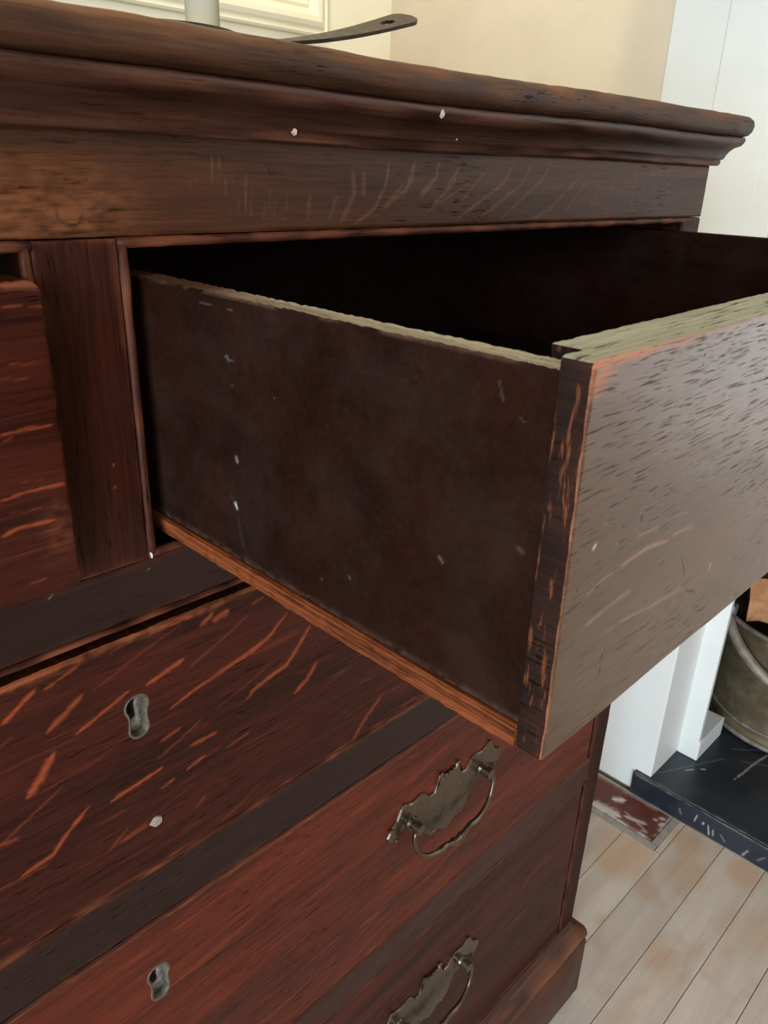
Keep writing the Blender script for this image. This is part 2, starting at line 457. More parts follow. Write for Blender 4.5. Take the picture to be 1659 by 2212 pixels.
def plank_mat():
    m, nt, b = nodes_of('limed_floorboard'); T = NT(nt); v = T.coords()
    n1 = T.noise(v, (2.5, 30, 30), 5, .6, .4); n2 = T.noise(v, (18, 300, 300), 3, .6, .3)
    n3 = T.noise(v, (7, 9, 9), 3, .5, .5)
    c = T.mix(T.math('ADD', T.math('MULTIPLY', T.ramp(n1, .3, .7), .6), T.math('MULTIPLY', n2, .4)), (.42, .355, .295), (.60, .54, .47))
    c = T.mix(T.math('MULTIPLY', T.ramp(n3, .52, .70), .55), c, (.42, .235, .125))
    geo = T.n('ShaderNodeNewGeometry')
    for px, py, rad, amt in ((.80, .055, .075, .55), (.90, .000, .035, .5), (.84, -.035, .04, .45), (.93, -.20, .07, .65), (.905, -.095, .035, .5), (.80, -.13, .05, .3)):
        vd = T.n('ShaderNodeVectorMath', operation='DISTANCE'); T.link(geo.outputs['Position'], vd.inputs[0]); vd.inputs[1].default_value = (px, py, FZ)
        d_ = T.math('ADD', vd.outputs['Value'], T.math('MULTIPLY', T.math('SUBTRACT', n3, .5), rad*2.2))
        c = T.mix(T.ramp(d_, rad*.35, rad, amt, 0.0), c, (.48, .27, .135))
    oi = T.n('ShaderNodeObjectInfo')
    c = T.mix(T.math('MULTIPLY', oi.outputs['Random'], .28), c, (.27, .215, .165))
    T.link(c, b.inputs['Base Color']); b.inputs['Roughness'].default_value = .5
    b.inputs['Specular IOR Level'].default_value = .35
    bp = T.n('ShaderNodeBump'); bp.inputs['Strength'].default_value = .35; bp.inputs['Distance'].default_value = .001
    T.link(T.math('ADD', n2, n1), bp.inputs['Height']); T.link(bp.outputs[0], b.inputs['Normal'])
    return m
M_plank = plank_mat()
M_sub = paint('dark_subfloor', (.05, .04, .03), None, .9)

# ------------------------------------------------------------------ room
def wall(name, axis, p0, p1, u0, u1, v0, v1, holes, mat):
    """slab between p0 and p1 along axis; (u,v) = other horizontal axis, z; holes (u0,u1,v0,v1)"""
    us = sorted({u0, u1, *[h[0] for h in holes], *[h[1] for h in holes]})
    vs = sorted({v0, v1, *[h[2] for h in holes], *[h[3] for h in holes]})
    bm = bmesh.new()
    for a, b_ in zip(us[:-1], us[1:]):
        for c, d in zip(vs[:-1], vs[1:]):
            cu, cv = (a+b_)/2, (c+d)/2
            if any(h[0] < cu < h[1] and h[2] < cv < h[3] for h in holes): continue
            if axis == 'X': add_box(bm, p0, p1, a, b_, c, d)
            else: add_box(bm, a, b_, p0, p1, c, d)
    bmesh.ops.remove_doubles(bm, verts=bm.verts, dist=1e-5)
    return tag(bm_obj(name, bm, mat), kind='structure')

OPEN_Y0, OPEN_Y1, OPEN_Z = -0.24, 0.092, -0.10       # fireplace opening
HZ = -0.907          # top of the hearth slab
wall('wall_back', 'Y', YB, YB+.12, XL-.12, XR+.12, FZ-.02, CEIL, [], M_wall)
wall('wall_right', 'X', XR, XR+.12, YF-.12, YB, FZ-.02, CEIL, [(OPEN_Y0-.02, OPEN_Y1+.02, FZ-.02, OPEN_Z+.02), (-.625, .1195, FZ-.03, HZ+.0003), WIN_R], M_wallr)
wall('wall_left', 'X', XL-.12, XL, YF-.12, YB, FZ-.02, CEIL, [WIN_L], M_white)
wall('wall_front', 'Y', YF-.12, YF, XL, XR, FZ-.02, CEIL, [], M_white)
tag(box('ceiling', XL-.12, XR+.12, YF-.12, YB+.12, CEIL, CEIL+.08, M_ceil), kind='structure')

def window(name, x0, x1, W, inner):
    y0, y1, z0, z1 = W
    r = tag(empty(name, ((x0+x1)/2, (y0+y1)/2, z0)), kind='structure')
    def mk(nm, bm, mat):
        o = bm_obj(nm, bm, mat, r); o.matrix_parent_inverse = Matrix.Translation(r.location).inverted(); return o
    bm = bmesh.new(); t = .045
    add_box(bm, x0, x1, y0, y0+t, z0, z1); add_box(bm, x0, x1, y1-t, y1, z0, z1)
    add_box(bm, x0, x1, y0+t, y1-t, z0, z0+t); add_box(bm, x0, x1, y0+t, y1-t, z1-t, z1)
    xm = (x0+x1)/2; zm = (z0+z1)/2
    add_box(bm, xm-.02, xm+.02, y0+t, y1-t, zm-.02, zm+.02)
    mk('window_frame', bm, M_gloss)
    for a, b_ in ((z0+t, zm-.02), (zm+.02, z1-t)):
        bm = bmesh.new(); add_box(bm, xm-.003, xm+.003, y0+t, y1-t, a, b_); mk('pane', bm, M_glass)
window('window_1', XR+.03, XR+.11, WIN_R, -1)
window('window_2', XL-.11, XL-.03, WIN_L, 1)

# floor: boards run along X, 65 mm wide
fl = tag(box('floor', XL-.1, XR, YF-.1, YB+.1, FZ-.06, FZ-.022, M_sub), kind='structure')
_rf = random.Random(4)
def plank(x0, x1, y0, y1):
    nx = max(2, int((x1-x0)/.03)) if (x1 > .4 and y1 > -.45 and y0 < .4) else 2
    bm = bmesh.new(); g = .00045
    zt = FZ+_rf.uniform(-.0006, .0003)
    add_box(bm, x0+g, x1-g, y0+g, y1-g, FZ-.021, zt, .0005)
    return bm_obj('plank', bm, M_plank, fl)
k = 0; y = 0.0149-.065*44
while y < YB:
    x = XL
    cut = _rf.uniform(.5, 1.6)
    row_end = XR
    while x < row_end-.01:
        x1 = min(x+cut, row_end)
        if row_end-x1 < .25: x1 = row_end
        yy1 = min(y+.065, YB)
        # boards stop short of the tile and the hearth
        if .03 < yy1 and y < .395 and x1 > .84 and x < .84: x1e = .845
        elif .03 < yy1 and y < .395 and x >= .84: x1e = None
        elif x1 > .90 and y > -.60: x1e = .934
        else: x1e = x1
        x1e = .9365 if x1e == .934 else x1e
        if x1e is not None and x1e-x > .03: plank(x, x1e, y, yy1)
        x = x1; cut = _rf.uniform(1.0, 1.9)
    y += .065
plank(.8455, .9365, .0149, .0250)
tag(box('baseboard_back', XL, XR-.001, YB-.018, YB-.0005, FZ, FZ+.14, M_gloss, None, .003), kind='structure')
tag(box('baseboard_right', XR-.0125, XR-.0005, .41, YB-.019, FZ, FZ+.14, M_gloss, None, .003), kind='structure')

# panel moulding on the back wall
def panel_moulding():
    x0, x1, z0, z1 = -.75, .800, .2165, 1.15
    prof = [(0, 0), (0, .010), (.003, .0125), (.006, .010), (.008, .009), (.012, .0145), (.018, .0175), (.025, .0165), (.032, .010), (.035, .0065), (.039, .009), (.042, .007), (.042, 0)]
    bm = bmesh.new(); rings = []
    for (cx, cz, sx, sz) in ((x0, z0, 1, 1), (x1, z0, -1, 1), (x1, z1, -1, -1), (x0, z1, 1, -1)):
        rings.append([bm.verts.new((cx+sx*a, YB-.0003-b_, cz+sz*a)) for a, b_ in prof])
    for i in range(4):
        A, B = rings[i], rings[(i+1) % 4]
        for j in range(len(prof)-1): bm.faces.new((A[j], B[j], B[j+1], A[j+1]))
    return tag(bm_obj('trim_1', bm, M_wall), kind='structure')
panel_moulding()

# ------------------------------------------------------------------ fireplace on the right wall
fp = tag(empty('fireplace_surround', (.95, 0, FZ)), 'white painted wooden fireplace surround beside the black hearth', 'fireplace')
def fpart(nm, bm, mat, smooth=False):
    o = bm_obj(nm, bm, mat, fp, smooth); o.matrix_parent_inverse = Matrix.Translation(fp.location).inverted(); return o
bm = bmesh.new(); add_box(bm, .9445, XR-.0003, .0925, .1195, HZ+.0006, .32, .0012); add_box(bm, .9445, XR-.0003, .1185, .1935, FZ+.001, .32, .0012); fpart('pilaster', bm, M_gloss)
bm = bmesh.new(); add_box(bm, .9472, XR-.0003, .1937, .2675, FZ+.001, .32, .0012); fpart('pilaster', bm, M_gloss)
bm = bmesh.new(); add_box(bm, .9445, XR-.0003, -.38, -.2405, HZ+.0006, .32, .0012); fpart('pilaster', bm, M_gloss)
bm = bmesh.new(); add_box(bm, .9450, XR-.0003, -.240, .0920, OPEN_Z+.001, .32, .001); fpart('frieze_board', bm, M_gloss)
bm = bmesh.new(); add_box(bm, 0.80, XR-.0003, -.395, .32, .3205, .352, .004); fpart('mantel_shelf', bm, M_gloss)
bm = bmesh.new(); add_box(bm, .9447, 1.0440, .0905, .1060, HZ+.0005, OPEN_Z, .0008); fpart('jamb', bm, M_gloss)
bm = bmesh.new(); add_box(bm, .9447, 1.0440, -.256, -.2405, HZ+.0005, OPEN_Z, .0008); fpart('jamb', bm, M_gloss)
bm = bmesh.new(); add_box(bm, 1.0430, 1.0540, .0578, .0930, HZ+.0005, OPEN_Z, .002); fpart('opening_trim', bm, M_gloss)
bm = bmesh.new(); add_box(bm, 1.0420, 1.1450, .0540, .0900, HZ+.0004, HZ+.040, .0018); fpart('plinth_block', bm, M_gloss)
bm = bmesh.new()
add_box(bm, 1.0545, 1.72, .26, .30, HZ-.03, OPEN_Z+.3); add_box(bm, 1.0545, 1.72, -.52, -.48, HZ-.03, OPEN_Z+.3)
add_box(bm, 1.68, 1.72, -.48, .26, HZ-.03, OPEN_Z+.3); add_box(bm, 1.0545, 1.72, -.52, .30, OPEN_Z+.3, OPEN_Z+.34)
add_box(bm, 1.0545, 1.075, .0935, .26, HZ-.03, OPEN_Z+.3); add_box(bm, 1.0545, 1.075, -.48, -.2565, HZ-.03, OPEN_Z+.3)
add_box(bm, 1.0545, 1.075, -.2565, .0935, OPEN_Z+.001, OPEN_Z+.3)
fpart('firebox', bm, M_soot_shade)

def painted_plate(name, w, h, thick, step, mat, attrs, er, seed):
    return board(name, w, h, thick, step, mat, None, attrs, er, seed, .0012, None, wear_w=.003, wear_amt=.8)

# hearth slab: show face = its top.  local x -> +world X, local z -> world -Y.. built as a board laid flat
HX0, HX1, HY0, HY1 = .937, 1.68, -.62, .118
hs_top = [([[.955, .092], [1.09, .020]], .0010, .35), ([[1.005, .058], [1.020, .047]], .002, .8), ([[1.028, .040], [1.034, .034]], .003, .8),
          ([[1.046, -.012], [1.075, -.016], [1.11, -.02], [1.16, -.03]], .0024, .8), ([[.99, .10], [1.0, .095]], .003, .5), ([[1.1, .0], [1.13, -.05]], .0012, .35),
          ([[1.12, .025], [1.17, -.03]], .0012, .3)]
hearth = tag(empty('hearth_slab', (HX0, HY1, FZ)), 'black slate hearth slab with pale scratches in front of the fireplace', 'hearth')
o = board('slab', HY1-HY0, HX1-HX0, .043, .0022, M_slate, hearth,
          {'spot': lambda U, V: stroke_mask(HX0+V, HY1-U, hs_top, 3)}, .003, 5, .0016, wear_w=.003, wear_amt=.45)
# local (x,z) -> world: x along -Y, z along +X, face normal (-y) up
o.matrix_local = Matrix(((0, 0, 1, 0), (-1, 0, 0, 0), (0, -1, 0, HZ-FZ), (0, 0, 0, 1)))
hs_front = [([[.0, -.918], [.003, -.934]], .002, .8), ([[-.012, -.925], [-.011, -.931]], .003, .8), ([[-.024, -.944], [-.019, -.925]], .002, .9),
            ([[-.030, -.942], [-.028, -.928]], .002, .7), ([[-.085, -.930], [-.078, -.946]], .003, .5), ([[-.04, -.93], [-.05, -.94]], .002, .4),
            ([[-.11, -.925], [-.10, -.94]], .003, .25), ([[.03, -.925], [.025, -.935]], .003, .3)]
o = board('slab_front', HY1-HY0, .0425, .006, .0012, M_slate, hearth, {'spot': lambda U, V: stroke_mask(HY1-U, FZ+V, hs_front, 8)}, .0015, 6, .0006, wear_amt=.3)
o.matrix_local = Matrix(((0, 1, 0, -.0035), (-1, 0, 0, 0), (0, 0, 1, 0.0002), (0, 0, 0, 1)))

# red tile strip with its mortar edge
tile = tag(empty('floor_tile', (.855, .037, FZ)), 'worn dark red tile strip let into the floor beside the hearth', 'tile')
HT = .404
chips = [([[.895, .128], [.908, .112]], .010, .95), ([[.862, .150], [.868, .10]], .016, .9), ([[.875, .095], [.885, .06]], .006, .75), ([[.905, .055], [.906, .053]], .005, .7),
         ([[.915, .048], [.917, .046]], .006, .8), ([[.9, .043], [.905, .042]], .005, .8), ([[.868, .06], [.87, .05]], .004, .5), ([[.93, .13], [.93, .06]], .006, .6), ([[.885, .10], [.872, .055]], .003, .5)]
o = board('tile_face', .367, .072, .018, .0016, M_red, tile, {'spot': lambda U, V: stroke_mask(.858+V, HT-U, chips, 12)}, .002, 15, .002, wear_w=.004, wear_amt=.7)
o.matrix_local = Matrix(((0, 0, 1, .003), (-1, 0, 0, .367), (0, -1, 0, .0015), (0, 0, 0, 1)))
bm = bmesh.new()
add_box(bm, -.0095, .0025, -.011, .367, -.019, .0002, .001); add_box(bm, .003, .0815, -.012, -.0005, -.019, .0004, .001); add_box(bm, .0755, .0815, 0, .367, -.019, .0004, .001)
bm_obj('mortar_edge', bm, M_cement, tile)

# pail with split logs, standing on the hearth
BX, BY = 1.305, -.012
pail = tag(empty('log_pail', (BX, BY, HZ+.0005)), 'dull olive metal pail holding firewood on the black hearth', 'pail')
bm = bmesh.new()
pr = [(.0, .006), (.140, .006), (.1475, .0), (.1515, .004), (.1525, .014), (.1505, .020), (.1475, .026), (.1495, .031), (.1500, .036), (.1465, .042),
      (.1480, .07), (.1530, .13), (.1580, .19), (.1600, .222), (.1570, .222), (.1545, .19), (.1500, .13), (.1440, .06), (.135, .014), (.0, .014)]
add_lathe(bm, pr, 64, cap=False); bm_obj('body', bm, M_pail, pail, True)
bm = bmesh.new(); add_tube(bm, [(.1610*math.cos(a), .1610*math.sin(a), .2235) for a in np.linspace(0, 2*math.pi, 65)], .0042, 8); bm_obj('rim', bm, M_rim, pail, True)
bm = bmesh.new()
for rr, zz, tt in ((.1535, .010, .0050), (.1505, .0335, .0030)):
    add_tube(bm, [(rr*math.cos(a), rr*math.sin(a), zz) for a in np.linspace(0, 2*math.pi, 65)], tt, 8)
bm_obj('base_band', bm, M_rim, pail, True)
ax = Vector((-.745, .667, 0)).normalized(); bx = Vector((-.667, -.745, 0))
bail_pts = []
for a in np.linspace(0, math.pi, 30):
    ca, sa = math.cos(a), math.sin(a); tau = math.radians(36)
    rr = .172+.022*sa
    bail_pts.append(ax*(rr*ca)+bx*(rr*sa*math.cos(tau))+Vector((0, 0, .232-rr*sa*math.sin(tau))))
bm = bmesh.new(); add_tube(bm, bail_pts, .0092, 12); bm_obj('bail_handle', bm, M_bail, pail, True)
for s in (1, -1):
    bm = bmesh.new(); c = ax*(s*.166)
    add_box(bm, c.x-.009, c.x+.009, c.y-.009, c.y+.009, .205, .246, .003); bm_obj('ear', bm, M_rim, pail)

def log(label, c, axis, rad, length, roll, split, seed):
    """split log: bark on the round side, pale split faces"""
    axis = Vector(axis).normalized(); a = axis.cross(Vector((0, 0, 1))).normalized(); b_ = a.cross(axis)
    root = tag(empty('firewood_log', c), label, 'log', 'firewood in the pail')
    angs = np.linspace(-split, split, 18); rs = random.Random(seed)
    nL = 9
    def P(i, r, t):
        th = roll+t
        return axis*(length*(i/(nL-1)-.5))+(a*math.cos(th)+b_*math.sin(th))*r
    j = {(i, q): rs.uniform(.94, 1.05) for i in range(nL) for q in range(18)}
    bm = bmesh.new(); V = [[bm.verts.new(P(i, rad*j[i, q], t)) for q, t in enumerate(angs)] for i in range(nL)]
    for i in range(nL-1):
        for q in range(17): bm.faces.new((V[i][q], V[i][q+1], V[i+1][q+1], V[i+1][q]))
    bm_obj('bark', bm, M_bark, root, True)
    bm = bmesh.new()
    V = [[bm.verts.new(P(i, rad*j[i, q]*.997, t)) for q, t in enumerate(angs)] for i in range(nL)]
    Cc = [bm.verts.new(P(i, rad*.42, math.pi)) for i in range(nL)]
    for i in range(nL-1):
        bm.faces.new((V[i][0], V[i+1][0], Cc[i+1], Cc[i])); bm.faces.new((Cc[i], Cc[i+1], V[i+1][17], V[i][17]))
    bm_obj('split_face', bm, M_cut, root)
    for i in (0, nL-1):
        bm = bmesh.new(); pts = [bm.verts.new(P(i, rad*j[i, q], t)) for q, t in enumerate(angs)]+[bm.verts.new(P(i, rad*.42, math.pi))]
        bm.faces.new(pts); bm_obj('end_grain', bm, M_bark, root)
    return root
log('nearest split log lying across the pail with its dark end showing', (1.247, .009, -.650), (.50, -.866, .03), .039, .17, math.radians(200), math.radians(98), 1)
log('browner log lying behind the nearest split log in the pail', (1.338, .040, -.612), (.45, -.89, .10), .045, .19, math.radians(150), math.radians(125), 2)
# ------------------------------------------------------------------ chest of drawers
CX = .53; CD = .52                     # half width, depth
SW = .0167                             # half width of the centre stile
MARKS = {"drawer2":[[[[-0.0568,-0.1867],[-0.0409,-0.1763]],0.00172,1],[[[-0.0377,-0.1784],[-0.0209,-0.1734]],0.00112,0.8],[[[-0.04,-0.2004],[-0.022,-0.1891]],0.00232,0.8],[[[-0.0283,-0.2087],[-0.0003,-0.1979]],0.00139,0.9],[[[0.009,-0.1991],[0.03,-0.1939]],0.002,1],[[[0.0204,-0.2189],[0.0384,-0.2138],[0.0716,-0.2081],[0.0826,-0.204]],0.00158,0.9],[[[0.0132,-0.2356],[0.025,-0.2333]],0.00156,0.8],[[[0.0298,-0.2478],[0.046,-0.2484]],0.00186,0.7],[[[0.0516,-0.2619],[0.0673,-0.2597]],0.00131,0.5],[[[0.0262,-0.2618],[0.0376,-0.2592]],0.00167,0.8],[[[0.0104,-0.2653],[0.0189,-0.2633]],0.00144,0.7],[[[-0.0157,-0.2559],[0.0128,-0.2521]],0.00157,1],[[[-0.0523,-0.2291],[-0.046,-0.2228],[-0.0382,-0.2127]],0.00308,1],[[[-0.0612,-0.2701],[-0.0459,-0.2679],[-0.0403,-0.2618],[-0.0266,-0.2518]],0.00186,0.9],[[[-0.0674,-0.2469],[-0.0588,-0.2484]],0.0014,0.6],[[[0.0663,-0.2371],[0.0726,-0.2329]],0.00148,0.6],[[[-0.013,-0.2844],[0.0018,-0.2826]],0.00206,0.4],[[[-0.0196,-0.2849],[-0.009,-0.2777]],0.00142,0.35],[[[0.0302,-0.2909],[0.0357,-0.286]],0.00154,0.35],[[[-0.0712,-0.2709],[-0.0485,-0.2723]],0.0011,0.3],[[[0.0578,-0.1774],[0.048,-0.1793]],0.00278,0.9],[[[0.0409,-0.1793],[0.0483,-0.1747]],0.00237,0.8],[[[0.0259,-0.1695],[0.0368,-0.1724]],0.00141,0.7],[[[0.0028,-0.1691],[0.03,-0.1724]],0.0012,0.6],[[[-0.0125,-0.1666],[0.0028,-0.1691]],0.00115,0.5],[[[-0.0551,-0.1711],[-0.0268,-0.1696]],0.0017,0.8],[[[-0.029,-0.1665],[-0.0127,-0.1682]],0.00112,0.6],[[[-0.0754,-0.3024],[-0.0709,-0.3025]],0.00095,0.4],[[[0.0314,-0.2152],[0.0451,-0.2127],[0.061,-0.2092],[0.082,-0.2043],[0.0953,-0.1939]],0.00186,0.8],[[[0.068,-0.2339],[0.0945,-0.2274],[0.1038,-0.2181],[0.1114,-0.2096]],0.00234,0.9],[[[0.0996,-0.25],[0.1092,-0.245],[0.117,-0.2363]],0.00248,0.75],[[[0.0721,-0.1791],[0.0804,-0.1778]],0.0012,0.5],[[[0.1464,-0.3138],[0.1587,-0.3002],[0.1739,-0.2889]],0.00232,0.5],[[[0.1941,-0.3098],[0.2083,-0.3089]],0.00179,0.3]],
 "frieze":[[[[0.0616,0.036],[0.0607,0.0229]],0.0006,0.6],[[[0.0651,0.0349],[0.064,0.0242]],0.0005,0.6],[[[0.0675,0.0261],[0.0675,0.0197]],0.00051,0.5],[[[0.0781,0.0282],[0.0769,0.0111]],0.00074,0.7],[[[0.0809,0.0217],[0.0799,0.011]],0.00054,0.5],[[[0.0907,0.0225],[0.09,0.0137]],0.00054,0.6],[[[0.0878,0.0164],[0.0862,0.0096]],0.00055,0.5],[[[0.1,0.0212],[0.0998,0.0136]],0.00056,0.4],[[[0.1131,0.0199],[0.1115,0.0092]],0.0016,0.5],[[[0.1295,0.0192],[0.1248,0.0082]],0.00106,0.6],[[[0.1395,0.0302],[0.1408,0.02],[0.1323,0.0073]],0.00201,0.7],[[[0.1472,0.0304],[0.147,0.0192]],0.00202,0.6],[[[0.1642,0.0353],[0.1623,0.0254],[0.1546,0.0131],[0.1411,0.0064]],0.00122,0.9],[[[0.183,0.0358],[0.1781,0.024],[0.1605,0.0131]],0.00156,0.8],[[[0.2017,0.0356],[0.1997,0.0283],[0.1873,0.0201]],0.00142,0.8],[[[0.2184,0.0336],[0.2083,0.0235]],0.00106,0.8],[[[0.053,0.0265],[0.0525,0.0196]],0.0004,0.4],[[[0.0709,0.0281],[0.0705,0.0204]],0.00041,0.4],[[[0.0508,0.0271],[0.0503,0.0209]],0.0005,0.35],[[[0.0742,0.0191],[0.0733,0.0098]],0.00053,0.4],[[[0.0693,0.0151],[0.0685,0.0085]],0.00042,0.3],[[[0.0933,0.0177],[0.0927,0.0109]],0.00044,0.4],[[[0.0989,0.015],[0.0978,0.008]],0.00045,0.3],[[[0.1822,0.0353],[0.1819,0.0278],[0.1747,0.019]],0.00139,0.7],[[[0.2009,0.0358],[0.1997,0.0281],[0.1887,0.019]],0.00143,0.8],[[[0.2188,0.0364],[0.2141,0.026],[0.1964,0.0133]],0.00128,0.7],[[[0.2415,0.0323],[0.221,0.0167]],0.00114,0.6],[[[0.2679,0.0378],[0.2596,0.0266],[0.2181,0.0072]],0.00137,0.7],[[[0.2854,0.037],[0.2757,0.0255],[0.2385,0.0075]],0.00142,0.7],[[[0.3046,0.0388],[0.299,0.0297],[0.2583,0.0066]],0.00146,0.6],[[[0.3405,0.0317],[0.3101,0.0125],[0.2912,0.006]],0.00133,0.6],[[[0.3495,0.0291],[0.3242,0.0083]],0.00114,0.5],[[[0.3669,0.0294],[0.3547,0.0093]],0.00118,0.4],[[[0.3838,0.0339],[0.376,0.0076]],0.00122,0.3],[[[0.4115,0.0374],[0.4114,0.0071]],0.00127,0.3],[[[0.4602,0.0386],[0.4669,0.0114]],0.0011,0.2],[[[0.1743,0.0244],[0.1615,0.0147]],0.00121,0.7],[[[0.2298,0.0274],[0.1929,0.0111]],0.00112,0.5]],
 "frieze_crack":[[[[0.0906,0.0327],[0.0898,0.0281],[0.0936,0.0277],[0.0993,0.0276]],0.00059,0.5],[[[-0.0049,0.0171],[-0.0053,0.0117],[-0.0022,0.0089],[0.0022,0.0092],[0.0045,0.0132]],0.00038,0.7],[[[0.0045,0.0132],[0.0032,0.0171]],0.00038,0.3],[[[-0.0177,0.0216],[-0.0096,0.0221]],0.00048,0.7],[[[-0.0034,0.0251],[0.004,0.0233],[0.0086,0.025]],0.00037,0.5],[[[0.0055,0.0148],[0.0154,0.0135]],0.00032,0.5],[[[0.0058,0.01],[0.0168,0.0098]],0.00033,0.5],[[[-0.0241,0.0201],[-0.0149,0.0194]],0.0003,0.5],[[[-0.0251,0.0045],[0.0005,0.0032]],0.00038,0.6],[[[0.0234,0.0308],[0.0237,0.0292]],0.00051,0.5],[[[0.0362,0.0171],[0.0351,0.0162]],0.00054,0.5],[[[0.0096,0.0258],[0.0168,0.0255]],0.00032,0.4],[[[-0.0251,0.0142],[-0.0089,0.0156]],0.0003,0.4],[[[-0.0103,0.0064],[0.0146,0.0065]],0.00032,0.4]],
 "left":[[[[-0.043,-0.0581],[-0.0346,-0.0578],[-0.0243,-0.0583]],0.00084,0.9],[[[-0.0469,-0.0824],[-0.0382,-0.0811],[-0.0208,-0.0818]],0.00089,0.9],[[[-0.0491,-0.096],[-0.0425,-0.0942],[-0.0289,-0.0951]],0.00121,1],[[[-0.039,-0.0336],[-0.0311,-0.0347],[-0.0215,-0.0344]],0.00053,0.4],[[[-0.036,-0.0148],[-0.0211,-0.0158]],0.00051,0.5],[[[-0.042,-0.1178],[-0.0353,-0.1182]],0.00075,0.4],[[[-0.0444,-0.0879],[-0.0328,-0.0886]],0.0006,0.35],[[[-0.0435,-0.0612],[-0.0389,-0.0598]],0.00065,0.4],[[[-0.0399,-0.039],[-0.0291,-0.0401]],0.00036,0.25],[[[-0.0296,-0.0786],[-0.0404,-0.0767]],0.00039,0.25]],
 "front":[[[[0.0276,0.0543],[0.0368,0.0551],[0.0488,0.055],[0.0596,0.053]],0.00106,1],[[[0.0376,0.0619],[0.0443,0.061],[0.0518,0.0606]],0.00067,0.8],[[[0.0619,0.054],[0.0709,0.0533],[0.0784,0.0522]],0.00097,0.8],[[[0.0136,0.0412],[0.0286,0.0428],[0.0395,0.0429]],0.00112,0.7],[[[0.0262,0.0334],[0.0319,0.0329]],0.00046,0.5],[[[0.0347,0.0335],[0.0552,0.0306],[0.0809,0.0282]],0.00108,0.6],[[[0.0438,0.0405],[0.0507,0.042]],0.00047,0.4],[[[0.0116,0.0516],[0.0202,0.0539],[0.0276,0.0543]],0.00035,0.7],[[[0.058,0.061],[0.0711,0.0597]],0.00066,0.5]],
 "front_crack":[[[[0.0276,0.0176],[0.0267,0.023],[0.0283,0.0276]],0.00034,0.9],[[[0.0125,0.0261],[0.0156,0.0283]],0.00051,0.7],[[[0.0368,0.0687],[0.0382,0.0661]],0.00104,0.7],[[[0.0817,0.0264],[0.091,0.022]],0.00065,0.9],[[[0.0723,0.0427],[0.0763,0.0372],[0.078,0.0328]],0.0003,0.7],[[[0.0611,0.0333],[0.0674,0.0338]],0.00037,0.6],[[[0.052,0.0491],[0.0554,0.0486]],0.00046,0.6],[[[0.0546,0.0454],[0.0591,0.0456]],0.00048,0.6],[[[0.0059,0.0575],[0.0064,0.0552]],0.00054,0.6],[[[0.014,0.0522],[0.0204,0.0532]],0.00029,0.8],[[[0.0257,0.0682],[0.0327,0.0685]],0.00034,0.8],[[[0.0024,0.0765],[0.0079,0.0767]],0.0003,0.6],[[[0.0741,0.0138],[0.0782,0.0144]],0.00057,0.7],[[[0.0865,0.0104],[0.0905,0.012]],0.0006,0.8],[[[0.04,0.0064],[0.0504,0.0074]],0.00038,0.7],[[[0.0688,0.0242],[0.071,0.0241]],0.00062,0.5],[[[0.0414,0.0645],[0.0485,0.0645]],0.0003,0.7],[[[0.033,0.053],[0.0363,0.053]],0.00037,0.6],[[[0.0551,0.1164],[0.0631,0.117],[0.0776,0.1156]],0.00023,0.9],[[[0.0776,0.1156],[0.0983,0.1155],[0.1041,0.1155]],0.00026,0.9],[[[0.0376,0.1153],[0.0432,0.1147],[0.0511,0.1152]],0.00021,0.8],[[[0.0782,0.1145],[0.0899,0.1146]],0.00017,0.6],[[[0.0697,0.1143],[0.0741,0.1145]],0.00024,0.9],[[[0.0768,0.1121],[0.0896,0.1119]],0.00021,0.8],[[[0.063,0.109],[0.0707,0.1091],[0.0758,0.1099],[0.0945,0.109]],0.00021,0.9],[[[0.0795,0.1076],[0.0883,0.1072],[0.0934,0.108]],0.0002,0.8],[[[0.0535,0.1138],[0.0625,0.1142]],0.00017,0.8],[[[0.0589,0.1117],[0.0608,0.1117]],0.00035,0.9],[[[0.0614,0.1104],[0.0661,0.1104]],0.00016,0.7],[[[0.0598,0.1087],[0.0607,0.1088]],0.00039,0.7],[[[0.0706,0.1054],[0.0719,0.107]],0.0005,0.5],[[[0.0992,0.11],[0.1013,0.1104]],0.00032,0.9],[[[0.1027,0.11],[0.1062,0.11]],0.00023,0.8],[[[0.097,0.1045],[0.1067,0.105]],0.00021,0.8],[[[0.0946,0.1037],[0.1104,0.1028]],0.00021,0.6],[[[0.0991,0.1016],[0.1125,0.1012]],0.00022,0.7],[[[0.1007,0.0998],[0.1099,0.0995]],0.00019,0.7],[[[0.1018,0.0967],[0.1093,0.0961]],0.00022,0.7],[[[0.1104,0.0964],[0.1155,0.0961]],0.00035,0.8],[[[0.0758,0.1109],[0.0867,0.1103]],0.00015,0.6],[[[0.0713,0.1077],[0.077,0.1075]],0.00019,0.7]],
